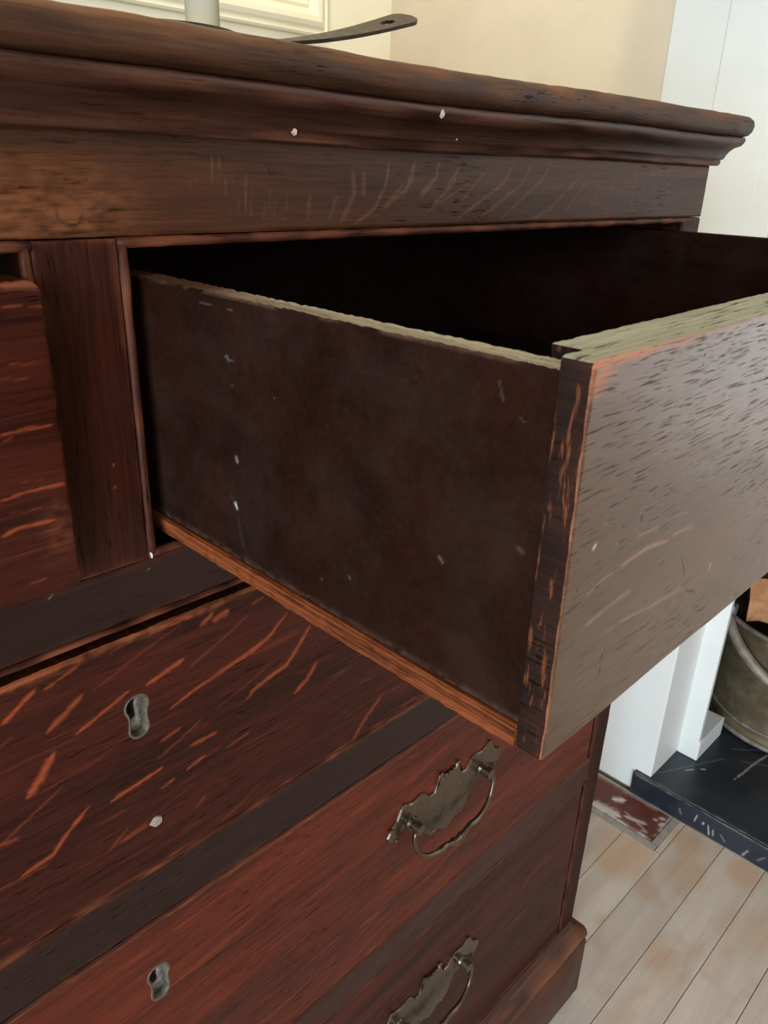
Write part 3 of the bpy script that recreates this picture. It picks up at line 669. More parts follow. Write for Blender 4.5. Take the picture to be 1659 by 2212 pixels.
 "side_spot":[[[[0.151,0.0932],[0.1495,0.0909]],0.00119,0.35],[[[0.1529,0.0928],[0.1451,0.0912]],0.00059,0.3],[[[0.1673,0.1101],[0.1581,0.1103]],0.00066,0.25],[[[0.1501,0.1104],[0.1458,0.11]],0.00048,0.25],[[[0.1236,0.0828],[0.1228,0.083]],0.00057,0.3],[[[0.1494,0.0825],[0.1485,0.0824]],0.00061,0.3],[[[0.1511,0.0337],[0.15,0.0318]],0.00155,0.9],[[[0.1533,0.0373],[0.1524,0.0332]],0.00136,0.15],[[[0.1494,0.0281],[0.1472,0.0149]],0.00233,0.1],[[[0.0983,0.0208],[0.098,0.0205]],0.00126,0.3],[[[0.0839,0.028],[0.0832,0.0271]],0.00087,0.3],[[[0.1068,0.0101],[0.1075,0.0092]],0.00062,0.4],[[[0.149,0.0545],[0.1476,0.0515]],0.00205,0.5],[[[0.044,0.0516],[0.042,0.0495]],0.00098,0.35],[[[0.0568,0.1041],[0.056,0.1037]],0.00042,0.5],[[[0.016,0.0645],[0.0146,0.0636]],0.00152,0.2],[[[0.0273,0.1091],[0.0252,0.1034]],0.00097,0.2],[[[0.0197,0.1009],[0.0181,0.0995]],0.00077,0.2]],
 "stile_spot":[[[[0.005,-0.0847],[0.005,-0.0862]],0.00058,0.8],[[[0.0045,-0.0951],[0.0045,-0.0955]],0.00048,0.8]]}
chest = tag(empty('chest_of_drawers', (0, 0, FZ)), 'old dark red oak chest of drawers with one top drawer pulled open', 'chest of drawers')
_inv = Matrix.Translation(chest.location).inverted()
def cp(o):
    o.parent = chest; o.matrix_parent_inverse = _inv; return o
def place(o, x, y, z, M=None):
    o.matrix_basis = Matrix.Translation((x, y, z)) @ (M.to_4x4() if M else Matrix.Identity(4)); return o
def cbox(nm, *a, mat=None, bev=0.0):
    return cp(box(nm, *a, mat, None, bev))

# tabletop: plank with a rounded, slightly sagging front edge; mitred mouldings below
def sag(x, y):
    return -.0030*math.exp(-((x-.12)/.26)**2)+.0004*math.sin(x*23)
def front_path(off=0.0, n=130):
    P = [(-CX, CD, (-1, 0))]
    P += [(-CX, 0, (-1, -1))]
    for k in range(1, n): P.append((-CX+2*CX*k/n, 0, (0, -1)))
    P += [(CX, 0, (1, -1)), (CX, CD, (1, 0))]
    return P
tp = [(-.03, .0795), (.006, .0795), (.0130, .0793), (.0172, .0782), (.0200, .0757), (.0208, .0722), (.0200, .0680), (.0180, .0652), (.0150, .0638), (-.03, .0638)]
cp(loft('tabletop', tp, front_path(), M_top, None, .00045, 3, sag, [.5, .9, 1.0, 1.0, .8, .4, .25, .2, .1, 0], closed_prof=True))
cbox('tabletop_board', -CX+.0302, CX-.0302, .0302, CD, .0642, .0793, mat=M_top)
cpz = [(.0005, .0636), (.0165, .0636), (.0172, .0620), (.0168, .0600), (.0150, .0575), (.0120, .0562), (.0098, .0540), (.0082, .0515), (.0072, .0490), (.0066, .0478), (.0052, .0472), (.0052, .0444), (.0040, .0430), (.0005, .0430)]
cp(loft('cornice_moulding', cpz, front_path(), M_corn, None, .0003, 11, sag, [0, .1, .3, .6, .5, .2, .1, .1, .25, .5, .3, .7, .8, .2], closed_prof=True))

# frieze rail with ray-figure
def sh(marks, ox, oz): return [([[q[0]-ox, q[1]-oz] for q in p_], w_, a_) for p_, w_, a_ in marks]
def frieze_wear(U, V):
    # worn redder patch at the left end
    x = U-CX; z = V+.0045
    return .85*np.exp(-((x+.015)/.040)**4-((z-.012)/.015)**2)*np.clip(fbm(x*180, z*500, 9)*2-.4, 0, 1)
M = sh(MARKS['frieze'], -CX, .0045); Mc = sh(MARKS['frieze_crack'], -CX, .0045)
o = board('frieze_rail', 2*CX, .0425-.0045, .02, .0009, M_case, None,
          {'fleck': lambda U, V: .62*stroke_mask(U, V, M, 21, .9), 'crack': lambda U, V: stroke_mask(U, V, Mc, 22, .6), 'wear': frieze_wear},
          .0008, 33, .0003, wear_amt=.3, wear_w=.001)
place(cp(o), -CX, 0, .0045)

# centre stile, side stiles, rails
Ms = sh(MARKS['stile_spot'], -SW, -.1335)
o = board('center_stile', 2*SW, .1335+.0040, .02, .0006, M_stile, None, {'fleck': lambda U, V: stroke_mask(U, V, Ms, 2)}, .0006, 41, .0002, wear_amt=.4)
place(cp(o), -SW, 0, -.1335)
for sx in (-1, 1):
    x0 = .5022 if sx > 0 else -CX
    o = board('side_stile', CX-.5022, .8560+.0040, .02, .0012, M_stile, None, None, .0012, 43+sx, .0003, wear_amt=.5)
    place(cp(o), x0, 0, -.8560)
RAILS = [(-.1610, -.1338), (-.3500, -.3166), (-.5712, -.5400), (-.8560, -.8080)]
for i, (a, b_) in enumerate(RAILS):
    sp = [([[.5022+.014, .0215], [.5022+.016, .0225]], .0010, .5), ([[.5022-.03, .024], [.5022-.028, .026]], .0007, .5)] if i == 0 else []
    o = board('rail', 2*.5021, b_-a, .02, .0012, M_rail3 if i == 2 else M_rail, None, {'spot': lambda U, V, sp=sp: stroke_mask(U, V, sp, 3)}, .0007, 50+i, .0003, wear_amt=.35)
    place(cp(o), -.5021, 0, a)
# carcass
for sx in (-1, 1):
    x0, x1 = (CX-.018, CX-.0003) if sx > 0 else (-CX+.0003, -CX+.018)
    cbox('side_panel', x0, x1, .0202, CD-.0101, -.8560, .0428, mat=M_side)
cbox('back_panel', -CX, CX, CD-.01, CD, -.8560, .0428, mat=M_inner)
for z in (-.1362, -.3320, -.5560):
    cbox('dust_board', -CX+.0185, CX-.0185, .0205, CD-.0105, z-.010, z, mat=M_inner)
cbox('drawer_divider', -.009, .009, .0205, CD-.0105, -.1358, .0420, mat=M_inner)

# plinth
pp_ = [(.0005, -.8090), (.0014, -.8094), (.0020, -.8135), (.0045, -.8160), (.0058, -.8164), (.0066, -.8178), (.0112, -.8205), (.0143, -.8265), (.0158, -.8340), (.0158, -.8385), (.0145, -.8405), (.0145, -.8425), (.0160, -.8450), (.0160, -.9380), (.0140, -.9445), (.0110, FZ+.0003), (-.004, FZ+.0003), (-.004, -.8090)]
o = cp(loft('plinth', pp_, front_path(), M_plinth, None, .00035, 19, None, [.0, .1, .1, .3, .6, .3, .5, .8, 1.0, .6, .1, .1, .3, 0, .1, .2, 0, 0], closed_prof=True))

# beads round the openings (half-round strips, a little proud of the frame)
def bead(p0, p1, axis, rad=.0024, seed=0, plain=False):
    n = max(8, int((Vector(p1)-Vector(p0)).length/.006))
    rs = random.Random(seed); pts = []; rr = []
    for k in range(n+1):
        t = k/n; q = Vector(p0).lerp(Vector(p1), t)
        q += Vector((rs.uniform(-1, 1), rs.uniform(-1, 1)*.6, rs.uniform(-1, 1)))*.00012
        pts.append(q); rr.append(rad*rs.uniform(.95, 1.05))
    bm = bmesh.new(); add_tube(bm, pts, rr, 10, 1.0)
    o = bm_obj('bead', bm, M_bead3 if plain else (M_bead if axis == 'X' else M_beadv), None, True)
    n_ = len(o.data.vertices)
    xs = np.zeros(n_*3, np.float32); o.data.vertices.foreach_get('co', xs); xs = xs.reshape(-1, 3)
    c = xs[:, 0] if axis == 'X' else xs[:, 2]
    at = o.data.attributes.new('wear', 'FLOAT', 'POINT')
    at.data.foreach_set('value', (np.clip(fbm(c*70, c*0+seed, seed, 3)*2.4-.95, 0, 1)*.8).astype(np.float32))
    return cp(o)
def bead_frame(x0, x1, z0, z1, rad, seed, y=.0010):
    pl = seed >= 15
    bead((x0, y, z1-rad), (x1, y, z1-rad), 'X', rad, seed, pl); bead((x0, y, z0+rad), (x1, y, z0+rad), 'X', rad, seed+1, pl)
    bead((x0+rad, y, z0+rad), (x0+rad, y, z1-rad), 'Z', rad, seed+2, pl); bead((x1-rad, y, z0+rad), (x1-rad, y, z1-rad), 'Z', rad, seed+3, pl)
bead_frame(SW, .5020, -.1336, .0043, .0021, 1)
bead_frame(-.5020, -SW, -.1336, .0043, .0021, 5)
bead_frame(-.5020, .5020, -.3165, -.1611, .0017, 11)
bead_frame(-.5020, .5020, -.5398, -.3501, .0015, 15)
bead_frame(-.5020, .5020, -.8078, -.5713, .0015, 19)

# ---- brass fittings
PL = [(0, .0235), (.007, .0235), (.010, .0285), (.0125, .0270), (.014, .0185), (.0175, .0130), (.022, .0125), (.027, .0190), (.032, .0220), (.037, .0205), (.042, .0195),
      (.047, .0210), (.052, .0245), (.056, .0215), (.060, .0130), (.066, .0085), (.070, .0020), (.067, -.0050), (.061, -.0065), (.056, -.0020), (.051, .0010), (.046, -.0030), (.041, -.0070),
      (.035, -.0075), (.030, -.0140), (.025, -.0250), (.018, -.0315), (.011, -.0300), (.005, -.0345), (0, -.0370)]
def plate_mesh():
    out = PL+[(-x, z) for x, z in PL[-2:0:-1]]
    bm = bmesh.new(); n = len(out)
    def ring(ins, y):
        vs = []
        for k in range(n):
            p0 = Vector(out[k-1]); p1 = Vector(out[k]); p2 = Vector(out[(k+1) % n])
            t = (p2-p0).normalized(); nrm = Vector((-t.y, t.x))      # outward for clockwise order
            q = p1-nrm*ins
            vs.append(bm.verts.new((q.x, y, q.y)))
        return vs
    R0 = ring(0, 0); R1 = ring(0, -.0008); R2 = ring(.0011, -.0020)
    for A, B in ((R0, R1), (R1, R2)):
        for k in range(n): bm.faces.new((A[k], A[(k+1) % n], B[(k+1) % n], B[k]))
    f = bm.faces.new(R2); bmesh.ops.triangulate(bm, faces=[f])
    f = bm.faces.new(R0[::-1])
    bmesh.ops.recalc_face_normals(bm, faces=bm.faces)
    # two round post bosses and scalloped ball drops along the edge
    for sx in (-1, 1):
        for r, y0, y1 in ((.0062, -.0018, -.0040), (.0042, -.0038, -.0075), (.0052, -.0072, -.0120)):
            b2 = bmesh.new(); bmesh.ops.create_cone(b2, cap_ends=True, segments=16, radius1=r, radius2=r*.85, depth=y0-y1)
            bmesh.ops.rotate(b2, cent=(0, 0, 0), matrix=Matrix.Rotation(math.radians(90), 3, 'X'), verts=b2.verts)
            bmesh.ops.translate(b2, vec=(sx*.0435, (y0+y1)/2, .0005), verts=b2.verts)
            m_ = bpy.data.meshes.new('t'); b2.to_mesh(m_); b2.free(); bm.from_mesh(m_); bpy.data.meshes.remove(m_)
    for x, z in [(-.010, .0275), (-.005, .024), (.0, .0238), (.005, .024), (.010, .0275), (-.052, .0235), (.052, .0235), (-.066, .0075), (.066, .0075), (-.016, -.0275), (.016, -.0275), (-.0605, -.0055), (.0605, -.0055)]:
        b2 = bmesh.new(); bmesh.ops.create_icosphere(b2, subdivisions=2, radius=.0018)
        bmesh.ops.translate(b2, vec=(x, -.0016, z), verts=b2.verts)
        m_ = bpy.data.meshes.new('t'); b2.to_mesh(m_); b2.free(); bm.from_mesh(m_); bpy.data.meshes.remove(m_)
    me = bpy.data.meshes.new('backplate'); bm.to_mesh(me); bm.free(); return me
def bail_mesh():
    half = [(.0435, -.0095, .0005), (.0480, -.0100, -.0030), (.0485, -.0110, -.0120), (.0440, -.0125, -.0230), (.0350, -.0140, -.0300), (.0240, -.0150, -.0335), (.0150, -.0150, -.0335), (.0090, -.0150, -.0355), (.0045, -.0150, -.0372), (0, -.0150, -.0378)]
    pts = half+[(-x, y, z) for x, y, z in half[-2::-1]]
    sp = smooth_pts(pts, 5); n = len(sp)
    rad = [.0019+.0009*math.exp(-((k/(n-1)-.5)/.13)**2)+.0007*math.exp(-((abs(k/(n-1)-.5)-.20)/.04)**2) for k in range(n)]
    bm = bmesh.new(); add_tube(bm, sp, rad, 10)
    for sx in (-1, 1):
        b2 = bmesh.new(); bmesh.ops.create_uvsphere(b2, u_segments=12, v_segments=8, radius=.0036)
        bmesh.ops.translate(b2, vec=(sx*.0045, -.0150, -.0374), verts=b2.verts)
        m_ = bpy.data.meshes.new('t'); b2.to_mesh(m_); b2.free(); bm.from_mesh(m_); bpy.data.meshes.remove(m_)
    bmesh.ops.recalc_face_normals(bm, faces=bm.faces)
    me = bpy.data.meshes.new('bail'); bm.to_mesh(me); bm.free()
    me.polygons.foreach_set('use_smooth', [True]*len(me.polygons)); return me
PLATE_ME = plate_mesh(); BAIL_ME = bail_mesh()
PLATE_ME.materials.append(M_brass); BAIL_ME.materials.append(M_brass)
def handle(drawer, lx, lz, sw=0):
    for nm, me in (('backplate', PLATE_ME), ('bail_handle', BAIL_ME)):
        o = bpy.data.objects.new(nm, me); COL.objects.link(o); o.parent = drawer
        o.location = (lx, -.0001, lz)
        if nm == 'bail_handle': o['label'] = 'swan-neck bail'

def key_outline(gx=0.0):
    """keyhole outline: round head, waisted stem; z down from head centre. s insets/outsets by gx"""
    pts = []
    R = .0056+gx
    a0 = math.radians(-36)
    for k in range(20):
        a = a0+(math.pi-2*a0)*k/19
        pts.append((R*math.cos(a), R*math.sin(a)))
    pts.append((-.0040-gx, -.0080)); pts.append((-.0045-gx, -.0125))
    for k in range(9):
        a = math.pi+math.pi*k/8
        pts.append(((.0046+gx)*math.cos(a), -.0140+(.0040+gx)*math.sin(a)))
    pts.append((.0045+gx, -.0125)); pts.append((.0040+gx, -.0080))
    return pts
def in_key(cx, cz, s, g=0.0):
    P = [(cx+x*s, cz+z*s) for x, z in key_outline(gx=g)]
    def f(U, V):
        ins = np.zeros(U.shape, bool)
        for (x0, y0), (x1, y1) in zip(P, P[1:]+P[:1]):
            c = ((y0 > V) != (y1 > V)) & (U < (x1-x0)*(V-y0)/(y1-y0+1e-12)+x0)
            ins ^= c
        return ins
    return f
def keyhole(drawer, cx, cz, s):
    inn = key_outline(gx=-.0002); out = key_outline(gx=.0013); n = len(inn)
    bm = bmesh.new()
    def ring(P, y): return [bm.verts.new((x*s, y, z*s)) for x, z in P]
    rs = [ring(out, .0022), ring(out, -.0001), ring(key_outline(gx=.0006), -.0004), ring(inn, .0001), ring(inn, .0052)]
    for A, B in zip(rs[:-1], rs[1:]):
        for k in range(n): bm.faces.new((A[k], A[(k+1) % n], B[(k+1) % n], B[k]))
    o = bm_obj('escutcheon', bm, M_escut, drawer, True); o.location = (cx, 0, cz)
    # worn lock plate inside, its own slot off to the left
    bm = bmesh.new()
    slot = [(x*.56-.0020, z*.62+.0012) for x, z in inn]
    A = ring(key_outline(gx=.0004), .0050)
    B = ring([((x+a)*.5, (z+b_)*.5) for (x, z), (a, b_) in zip(inn, slot)], .0038)
    D = ring(slot, .0046); E = ring(slot, .0125)
    for P, Q in ((A, B), (B, D), (D, E)):
        for k in range(n):
            f_ = bm.faces.new((P[k], P[(k+1) % n], Q[(k+1) % n], Q[k])); f_.material_index = 1 if Q is E else 0
    bm.faces.new(E).material_index = 1  # slot walls and end coloured black to stand for the shade inside
    b2 = bmesh.new(); bmesh.ops.create_cone(b2, cap_ends=True, segments=14, radius1=.0013*s, radius2=.0011*s, depth=.005)
    bmesh.ops.rotate(b2, cent=(0, 0, 0), matrix=Matrix.Rotation(math.radians(90), 3, 'X'), verts=b2.verts)
    bmesh.ops.translate(b2, vec=(-.0016, .0072, .0022), verts=b2.verts)
    m_ = bpy.data.meshes.new('t'); b2.to_mesh(m_); b2.free(); bm.from_mesh(m_); bpy.data.meshes.remove(m_)
    o = bm_obj('lock_plate', bm, [M_lock, M_soot_shade], drawer, True); o.location = (cx, 0, cz)

def dpart(nm, d, bm, mat): return bm_obj(nm, bm, mat, d)
def drawer_box(d, w, side_h, depth, front_t, lap, bot, side_mats, det=False, st=.0100, back=True):
    """sides, back and bottom hung on the drawer front d (local frame: x along, y back, z up)"""
    for k, x0 in enumerate((.0006, w-.0006-st)):
        if det and k == 0:
            def sp(U, V, m=MARKS['side_spot']):
                return stroke_mask(U, V, [([[depth-q[0], q[1]-bot] for q in p_], w_, a_) for p_, w_, a_ in m], 51, .6)
            def topw(U, V):
                hh = side_h-bot
                a = .75*np.clip(1-(hh-V)/.0016, 0, 1)*np.clip(fbm(U*120, V*0, 61)*2.6-.9, 0, 1)
                b_ = .55*np.clip(1-V/.0035, 0, 1)**.7*np.clip(fbm(U*260, V*900, 63)*2.4-.6, 0, 1)*np.clip((U-.02)/.05, 0, 1)
                return np.maximum(a, b_)
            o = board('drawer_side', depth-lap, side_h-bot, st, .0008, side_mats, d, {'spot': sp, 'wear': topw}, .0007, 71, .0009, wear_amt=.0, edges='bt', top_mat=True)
            # show face looks to -x: local x -> -y(front at right), normal -> -x
            o.matrix_basis = Matrix(((0, 1, 0, x0), (-1, 0, 0, depth), (0, 0, 1, bot), (0, 0, 0, 1)))
        else:
            bm = bmesh.new(); add_box(bm, x0, x0+st, lap, depth, bot, side_h, .0006)
            o = dpart('drawer_side', d, bm, side_mats[0])
    bm = bmesh.new(); add_box(bm, st+.0008, w-st-.0008, depth-.012, depth-.001, bot+.002, side_h-.008); dpart('drawer_back', d, bm, M_inner)
    bm = bmesh.new(); add_box(bm, st+.0008, w-st-.0008, front_t+.0003, depth-.0125, .004, .0095); dpart('drawer_bottom', d, bm, M_inner)
    return

def make_front(nm, w, h, mat, marks, seed, step=.0009, attrs=None, hole=None, thick=.0200, **kw):
    at = {'fleck': lambda U, V: stroke_mask(U, V, marks, seed)}
    at.update(attrs or {})
    return board(nm, w, h, thick, step, mat, None, at, kw.pop('er', .0013), seed, kw.pop('rag', .0007), hole, **kw)

# open top right drawer -------------------------------------------------
DW, DH = .4730, .1186
def owear(U, V):
    t = DH-V
    top = np.clip(1-t/(.0030*(.1+1.7*fbm(U*90, V*90, 81))), 0, 1)*np.clip(1.1-U/.09, .2, 1)
    lf = .75*np.clip(1-U/(.0008*(.1+1.8*fbm(U*260, V*260, 83))), 0, 1)*(.35+.6*np.clip(fbm(V*60, V*0, 84)*2.4-.7, 0, 1))
    cn = np.clip(1-np.hypot(U, t*1.2)/.013, 0, 1)*1.5*np.clip(fbm(U*150, t*420, 86)*2.2-.45, 0, 1)
    bt = .5*np.clip(1-V/(.0012*(.3+1.4*fbm(U*90, V*90, 85))), 0, 1)
    return np.clip(np.maximum(np.maximum(top, lf), np.maximum(cn, bt)), 0, 1)
d_open = board('drawer', DW, DH, .0092, .0007, [M_open, M_rawtop, M_end], None,
               {'fleck': lambda U, V: .8*stroke_mask(U, V, MARKS['front'], 91, .8), 'crack': lambda U, V: stroke_mask(U, V, MARKS['front_crack'], 93), 'wear': owear,
                'spot': lambda U, V: stroke_mask(U, V, [([[.0122, .0665], [.0130, .0672]], .0012, .8), ([[.100, .028], [.1005, .0305]], .0009, .8), ([[.083, .0945], [.0838, .0955]], .0006, .8), ([[.0165, .0723], [.017, .0725]], .0010, .3)], 5)},
               .0005, 95, .0004, top_mat=True, end_mat=True, corner=.0016, wear_amt=.0)
d_open['label'] = 'open drawer with a grey worn front'
ROT = Matrix(((0.9999003,0.0072983,-0.0120864),(-0.0073052,0.9999732,-0.0005221),(0.0120822,0.0006103,0.9999268)))
place(cp(d_open), 0.027658, -0.203318, -0.126436, ROT)
# inner thickness of the front, rebated for the sides, with its weathered top edge
o = board('front_back_half', DW-.0220, DH-.0004, .0100, .0016, [M_inner, M_rawtop, M_end], d_open, None, .0003, 97, .0006, top_mat=True, end_mat=True, wear_amt=0)
o.matrix_basis = Matrix.Translation((.0110, .0093, .0002))
o['label'] = 'inner half of the drawer front with a pale weathered top edge'
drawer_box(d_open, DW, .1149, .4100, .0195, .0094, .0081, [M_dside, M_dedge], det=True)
for x0 in (-.0008, DW-.0116):
    bm = bmesh.new(); b2 = bmesh.new()
    n = 120
    rs = random.Random(5)
    V0 = []
    for k in range(n+1):
        yy = .0096+(.405-.0096)*k/n
        j = rs.uniform(-.00025, .00025); j2 = rs.uniform(-.0003, .0003)
        V0.append([bm.verts.new(p_) for p_ in ((x0+j, yy, .0006+j2), (x0+j*.5, yy, .0074+j2*.5), (x0+.0008, yy, .0080), (x0+.0124, yy, .0080), (x0+.0124, yy, .0004), (x0+.0008, yy, -.0002+j2))])
    for A, B in zip(V0[:-1], V0[1:]):
        for q in range(6): bm.faces.new((A[q], A[(q+1) % 6], B[(q+1) % 6], B[q]))
    bm.faces.new(V0[0][::-1]); bm.faces.new(V0[-1])
    o = dpart('runner', d_open, bm, M_run)
    o['label'] = 'raw orange-brown drawer runner'
handle(d_open, DW/2, .060)

# left top drawer, a little open -----------------------------------------
LW, LH = .4730, .1191
TH = .0219
LO = (-.0209-LW*math.cos(TH), -.016-LW*math.sin(TH), -.1261)
ML = [([[(q[0]-LO[0])/math.cos(TH), q[1]-LO[2]] for q in p_], w_, a_) for p_, w_, a_ in MARKS['left']]
def lwear(U, V):
    t = LH-V; r_ = LW-U
    a = .8*np.clip(1-t/(.003*(.4+1.3*fbm(U*140, V*300, 101))), 0, 1)
    b_ = .6*np.clip(1-r_/(.0011*(.2+1.8*fbm(U*160, V*160, 103))), 0, 1)
    c = .45*np.clip(1-V/(.0013*(.3+1.5*fbm(U*120, V*120, 105))), 0, 1)
    g = .35*np.exp(-((r_-.006)/.006)**2-((V-.027)/.011)**2)*np.clip(fbm(U*300, V*500, 107)*2.2-.6, 0, 1)
    return np.maximum(np.maximum(a, b_), np.maximum(c, g))
d_left = make_front('drawer', LW, LH, [M_front, M_rawtop], ML, 111, .0008, {'wear': lwear}, None, .0200, rag=.0009, er=.0016, corner=.0042, wear_amt=0)
d_left['label'] = 'top drawer standing slightly open'
place(cp(d_left), *LO, Matrix.Rotation(TH, 3, 'Z'))
drawer_box(d_left, LW, .1149, .4100, .0205, .0205, .0081, [M_dside, M_dedge])
handle(d_left, LW/2, .060)

# three long drawers ------------------------------------------------------
def rand_flecks(w, h, n, seed, ang=.35, amp=.5, lmin=.012, lmax=.06, wd=.0012):
    r_ = random.Random(seed); out = []
    for _ in range(n):
        x, z = r_.uniform(0, w), r_.uniform(0, h); L = r_.uniform(lmin, lmax); a = ang+r_.uniform(-.12, .12)
        m_ = (x+L*.5*math.cos(a), z+L*.5*math.sin(a)+r_.uniform(-.001, .001))
        out.append(([[x, z], list(m_), [x+L*math.cos(a), z+L*math.sin(a)]], wd*r_.uniform(.5, 1.2), amp*r_.uniform(.3, 1)))
    return out
GX = .5010-.0040-.0006
def long_drawer(z0, z1, mat, marks, seed, key, kw=None, attrs=None, hz=0.0, label=None):
    x0 = -GX; W = 2*GX; H = z1-z0
    ml = [([[q[0]-x0, q[1]-z0] for q in p_], w_, a_) for p_, w_, a_ in marks]
    ml += rand_flecks(W, H, *kw) if kw else []
    hole = None
    if key:
        kx, kz, ks = key[0]-x0, key[1]-z0, key[2]
        hole = in_key(kx, kz, ks, .0004)
    d = make_front('drawer', W, H, mat, ml, seed, .0010, attrs, hole, .0200)
    place(cp(d), x0, .0004, z0)
    if key: keyhole(d, kx, kz, ks)
    for sx in (-1, 1): handle(d, W/2+sx*.2535, hz-z0)
    bm = bmesh.new(); add_box(bm, .001, W-.001, .0206, .40, .002, H-.02); dpart('drawer_box', d, bm, M_inner)
    return d
def d2wear(U, V):
    t = (-.1692+.3148)-V
    ragged = np.clip(1-t/(.0045*(.1+1.9*fbm(U*110, V*110, 121))), 0, 1)
    return .75*ragged*np.clip(fbm(U*240, V*420, 123)*2.4-.5, 0, 1)*np.clip(1.15-(U-.49)/.16, .3, 1)
d2 = long_drawer(-.3148, -.1692, M_front, MARKS['drawer2'], 131, (.0030, -.2085, .98), (40, 132, .33, .35), {'wear': d2wear}, -.2385)
d2['label'] = 'long drawer with bright oak ray flecks and a keyhole'
bm = bmesh.new(); rs = random.Random(3)
vs = []
for k in range(14):
    a = 2*math.pi*k/14; r_ = .0039*rs.uniform(.82, 1.08); vs.append((r_*math.cos(a)*1.05, r_*math.sin(a)*.9))
A = [bm.verts.new((x, .0006, z)) for x, z in vs]; B = [bm.verts.new((x*.85, -.0007, z*.85)) for x, z in vs]; cc = bm.verts.new((.0005, -.0009, .0003))
for k in range(14):
    bm.faces.new((A[k], A[(k+1) % 14], B[(k+1) % 14], B[k])); bm.faces.new((B[k], B[(k+1) % 14], cc))
o = dpart('filler_plug', d2, bm, paint('plug_filler', (.25, .215, .175), (.19, .16, .13), .8, 400, .6)); o.location = (.0061+GX, -.0002, -.2836+.3148); o['label'] = 'pale grey plug'
def d3wear(U, V):
    t = (-.3518+.5386)-V
    return .6*np.clip(1-t/(.0022*(.2+1.7*fbm(U*130, V*130, 141))), 0, 1)*np.clip(fbm(U*200, V*400, 143)*2.2-.4, 0, 1)
long_drawer(-.5386, -.3518, M_front3, [], 151, (-.0026, -.3930, 1.08), (46, 152, .20, .45, .02, .09, .0011), {'wear': d3wear}, -.4270)
long_drawer(-.8066, -.5726, M_front, [], 161, (-.004, -.630, 1.05), (20, 162, .25, .22), None, -.6640)

# small chips of pale paint stuck to the moulding
def chip(nm, x, y, z, sx, sz, mat, seed):
    rs = random.Random(seed); bm = bmesh.new(); n = 9
    P = [(sx*rs.uniform(.6, 1.1)*math.cos(2*math.pi*k/n), sz*rs.uniform(.6, 1.1)*math.sin(2*math.pi*k/n)) for k in range(n)]
    A = [bm.verts.new((a, .0012, b_)) for a, b_ in P]; B = [bm.verts.new((a*.8, -.0004, b_*.8)) for a, b_ in P]
    for k in range(n): bm.faces.new((A[k], A[(k+1) % n], B[(k+1) % n], B[k]))
    bm.faces.new(B)
    o = bm_obj(nm, bm, mat); o.location = (x, y, z); return cp(o)
M_chip = paint('tan_paint_chip', (.50, .33, .21), None, .7); M_chipg = paint('grey_paint_chip', (.36, .34, .33), None, .7); M_chipw = paint('white_paint_chip', (.62, .60, .58), None, .7)
chip('paint_chip', .0990, -.0072, .0478-.0030, .0014, .0017, M_chip, 1)
chip('paint_chip', .1822, -.0172, .0600-.0030, .0015, .0022, M_chipg, 2)
chip('paint_chip', .2055, -.0072, .0495-.0028, .0007, .0008, M_chip, 3)
chip('paint_chip', .0176, -.0010, -.1315, .0006, .0018, M_chipw, 4)

# ------------------------------------------------------------------ things on the chest top
TZ = .0795
cs = tag(empty('candlestick', (.2300, .258, TZ-.0)), 'low yellow brass candlestick on top of the chest', 'candlestick')
bm = bmesh.new()
add_lathe(bm, [(.042, .0), (.042, .003), (.030, .006), (.010, .010), (.007, .016), (.010, .022), (.007, .026), (.012, .030), (.0185, .0290), (.0205, .0318), (.0192, .0318), (.0140, .0308), (0, .0308)], 40, cap=False)
o = bm_obj('candlestick_body', bm, M_gold, cs, True)
cn = tag(empty('candle', (.2330, .258, TZ+.0311)), 'pale ivory candle standing on the chest top', 'candle')
bm = bmesh.new(); add_lathe(bm, [(.0121, 0), (.0121, .19), (.0108, .196), (.004, .194)], 36)
bm_obj('wax', bm, M_candle, cn, True)
bm = bmesh.new(); add_tube(bm, [(0, 0, .193), (.0005, 0, .200), (.002, .0005, .206)], .0009, 6); bm_obj('wick', bm, M_soot_shade, cn)

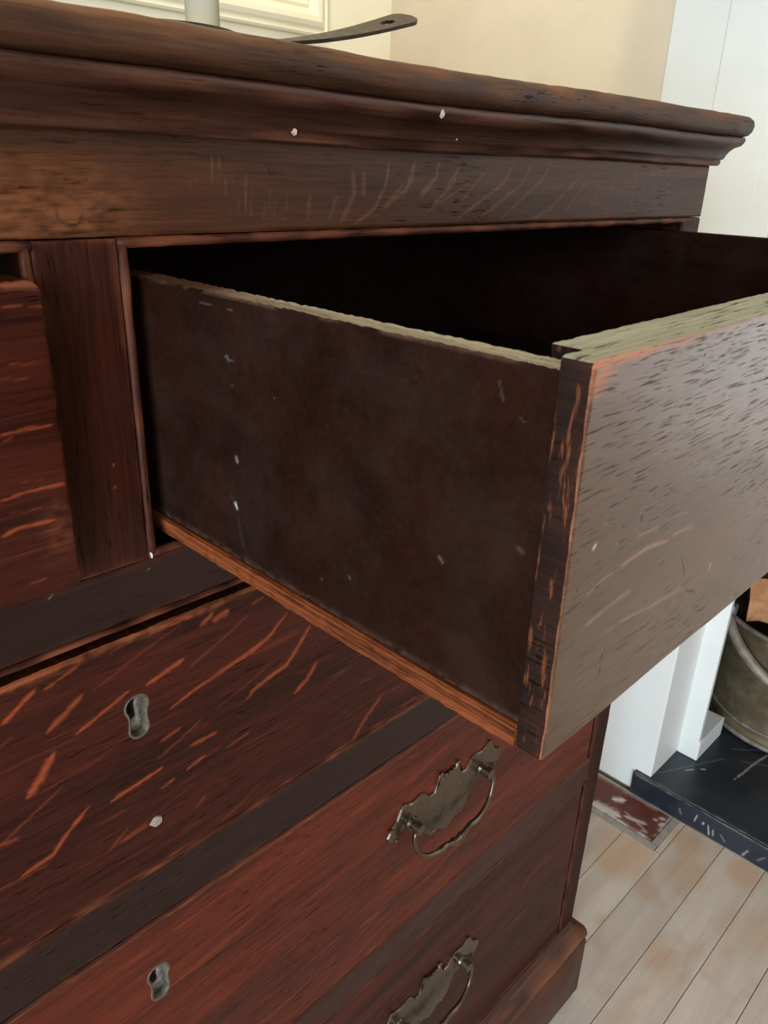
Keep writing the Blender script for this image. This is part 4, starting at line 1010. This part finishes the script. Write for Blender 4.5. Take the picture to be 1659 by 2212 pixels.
ld = tag(empty('ladle', (.165, .2, TZ)), 'dark iron ladle with a holed strap handle on the chest top', 'ladle')
bm = bmesh.new(); add_lathe(bm, [(.0, .0005), (.020, .0012), (.034, .006), (.043, .016), (.046, .026), (.0445, .026), (.041, .016), (.032, .0075), (.0, .0025)], 40, cap=False)
bm_obj('bowl', bm, M_iron, ld, True)
def strap():
    # centre line rises to the right; flat strap widening to a rounded end with a hanging hole
    a = Vector((.2075-.165, 0, .0235)); b_ = Vector((.3885-.165, 0, .1420-TZ)); n = 60
    sag_ = lambda t: -.0050*math.sin(math.pi*t)
    wv = Vector((-.25, .93, .27)).normalized()
    bm = bmesh.new(); rows = []
    nx, nw = 64, 12
    L = (b_-a).length
    def hw(t):
        s = t*L; e = L-s
        base = .0032+.0086*max(0, (t-.30)/.70)**.9
        if e < .0115: base *= math.sqrt(max(0.0, 1-((.0115-e)/.0115)**2))
        return max(base, .0004)
    hole_c = L-.0270
    top = {}; 
    for i in range(nx+1):
        t = i/nx; c = a.lerp(b_, t)+Vector((0, 0, sag_(t)))
        for j in range(nw+1):
            f = j/nw*2-1
            top[i, j] = c+wv*(hw(t)*f)
    axis = (b_-a).normalized(); nrm = axis.cross(wv).normalized()
    # carve the slotted hole by pushing the grid aside around it
    hl, hwid = .0075, .0032
    inside = set()
    for i in range(nx):
        for j in range(nw):
            t = (i+.5)/nx; f = ((j+.5)/nw)*2-1
            if ((t*L-hole_c)/hl)**2+((hw(t)*f)/hwid)**2 < 1: inside.add((i, j))
    V1 = {k: bm.verts.new(p+nrm*.0013) for k, p in top.items()}; V2 = {k: bm.verts.new(p-nrm*.0013) for k, p in top.items()}
    def q(A, i, j): return (A[i, j], A[i+1, j], A[i+1, j+1], A[i, j+1])
    for i in range(nx):
        for j in range(nw):
            if (i, j) in inside: continue
            bm.faces.new(q(V1, i, j)); bm.faces.new(q(V2, i, j)[::-1])
            for (di, dj, e0, e1) in ((-1, 0, (i, j), (i, j+1)), (1, 0, (i+1, j+1), (i+1, j)), (0, -1, (i+1, j), (i, j)), (0, 1, (i, j+1), (i+1, j+1))):
                nb = (i+di, j+dj)
                if nb in inside or not (0 <= nb[0] < nx and 0 <= nb[1] < nw):
                    try: bm.faces.new((V1[e0], V1[e1], V2[e1], V2[e0]))
                    except ValueError: pass
    return bm_obj('handle', bm, M_iron, ld)
strap()
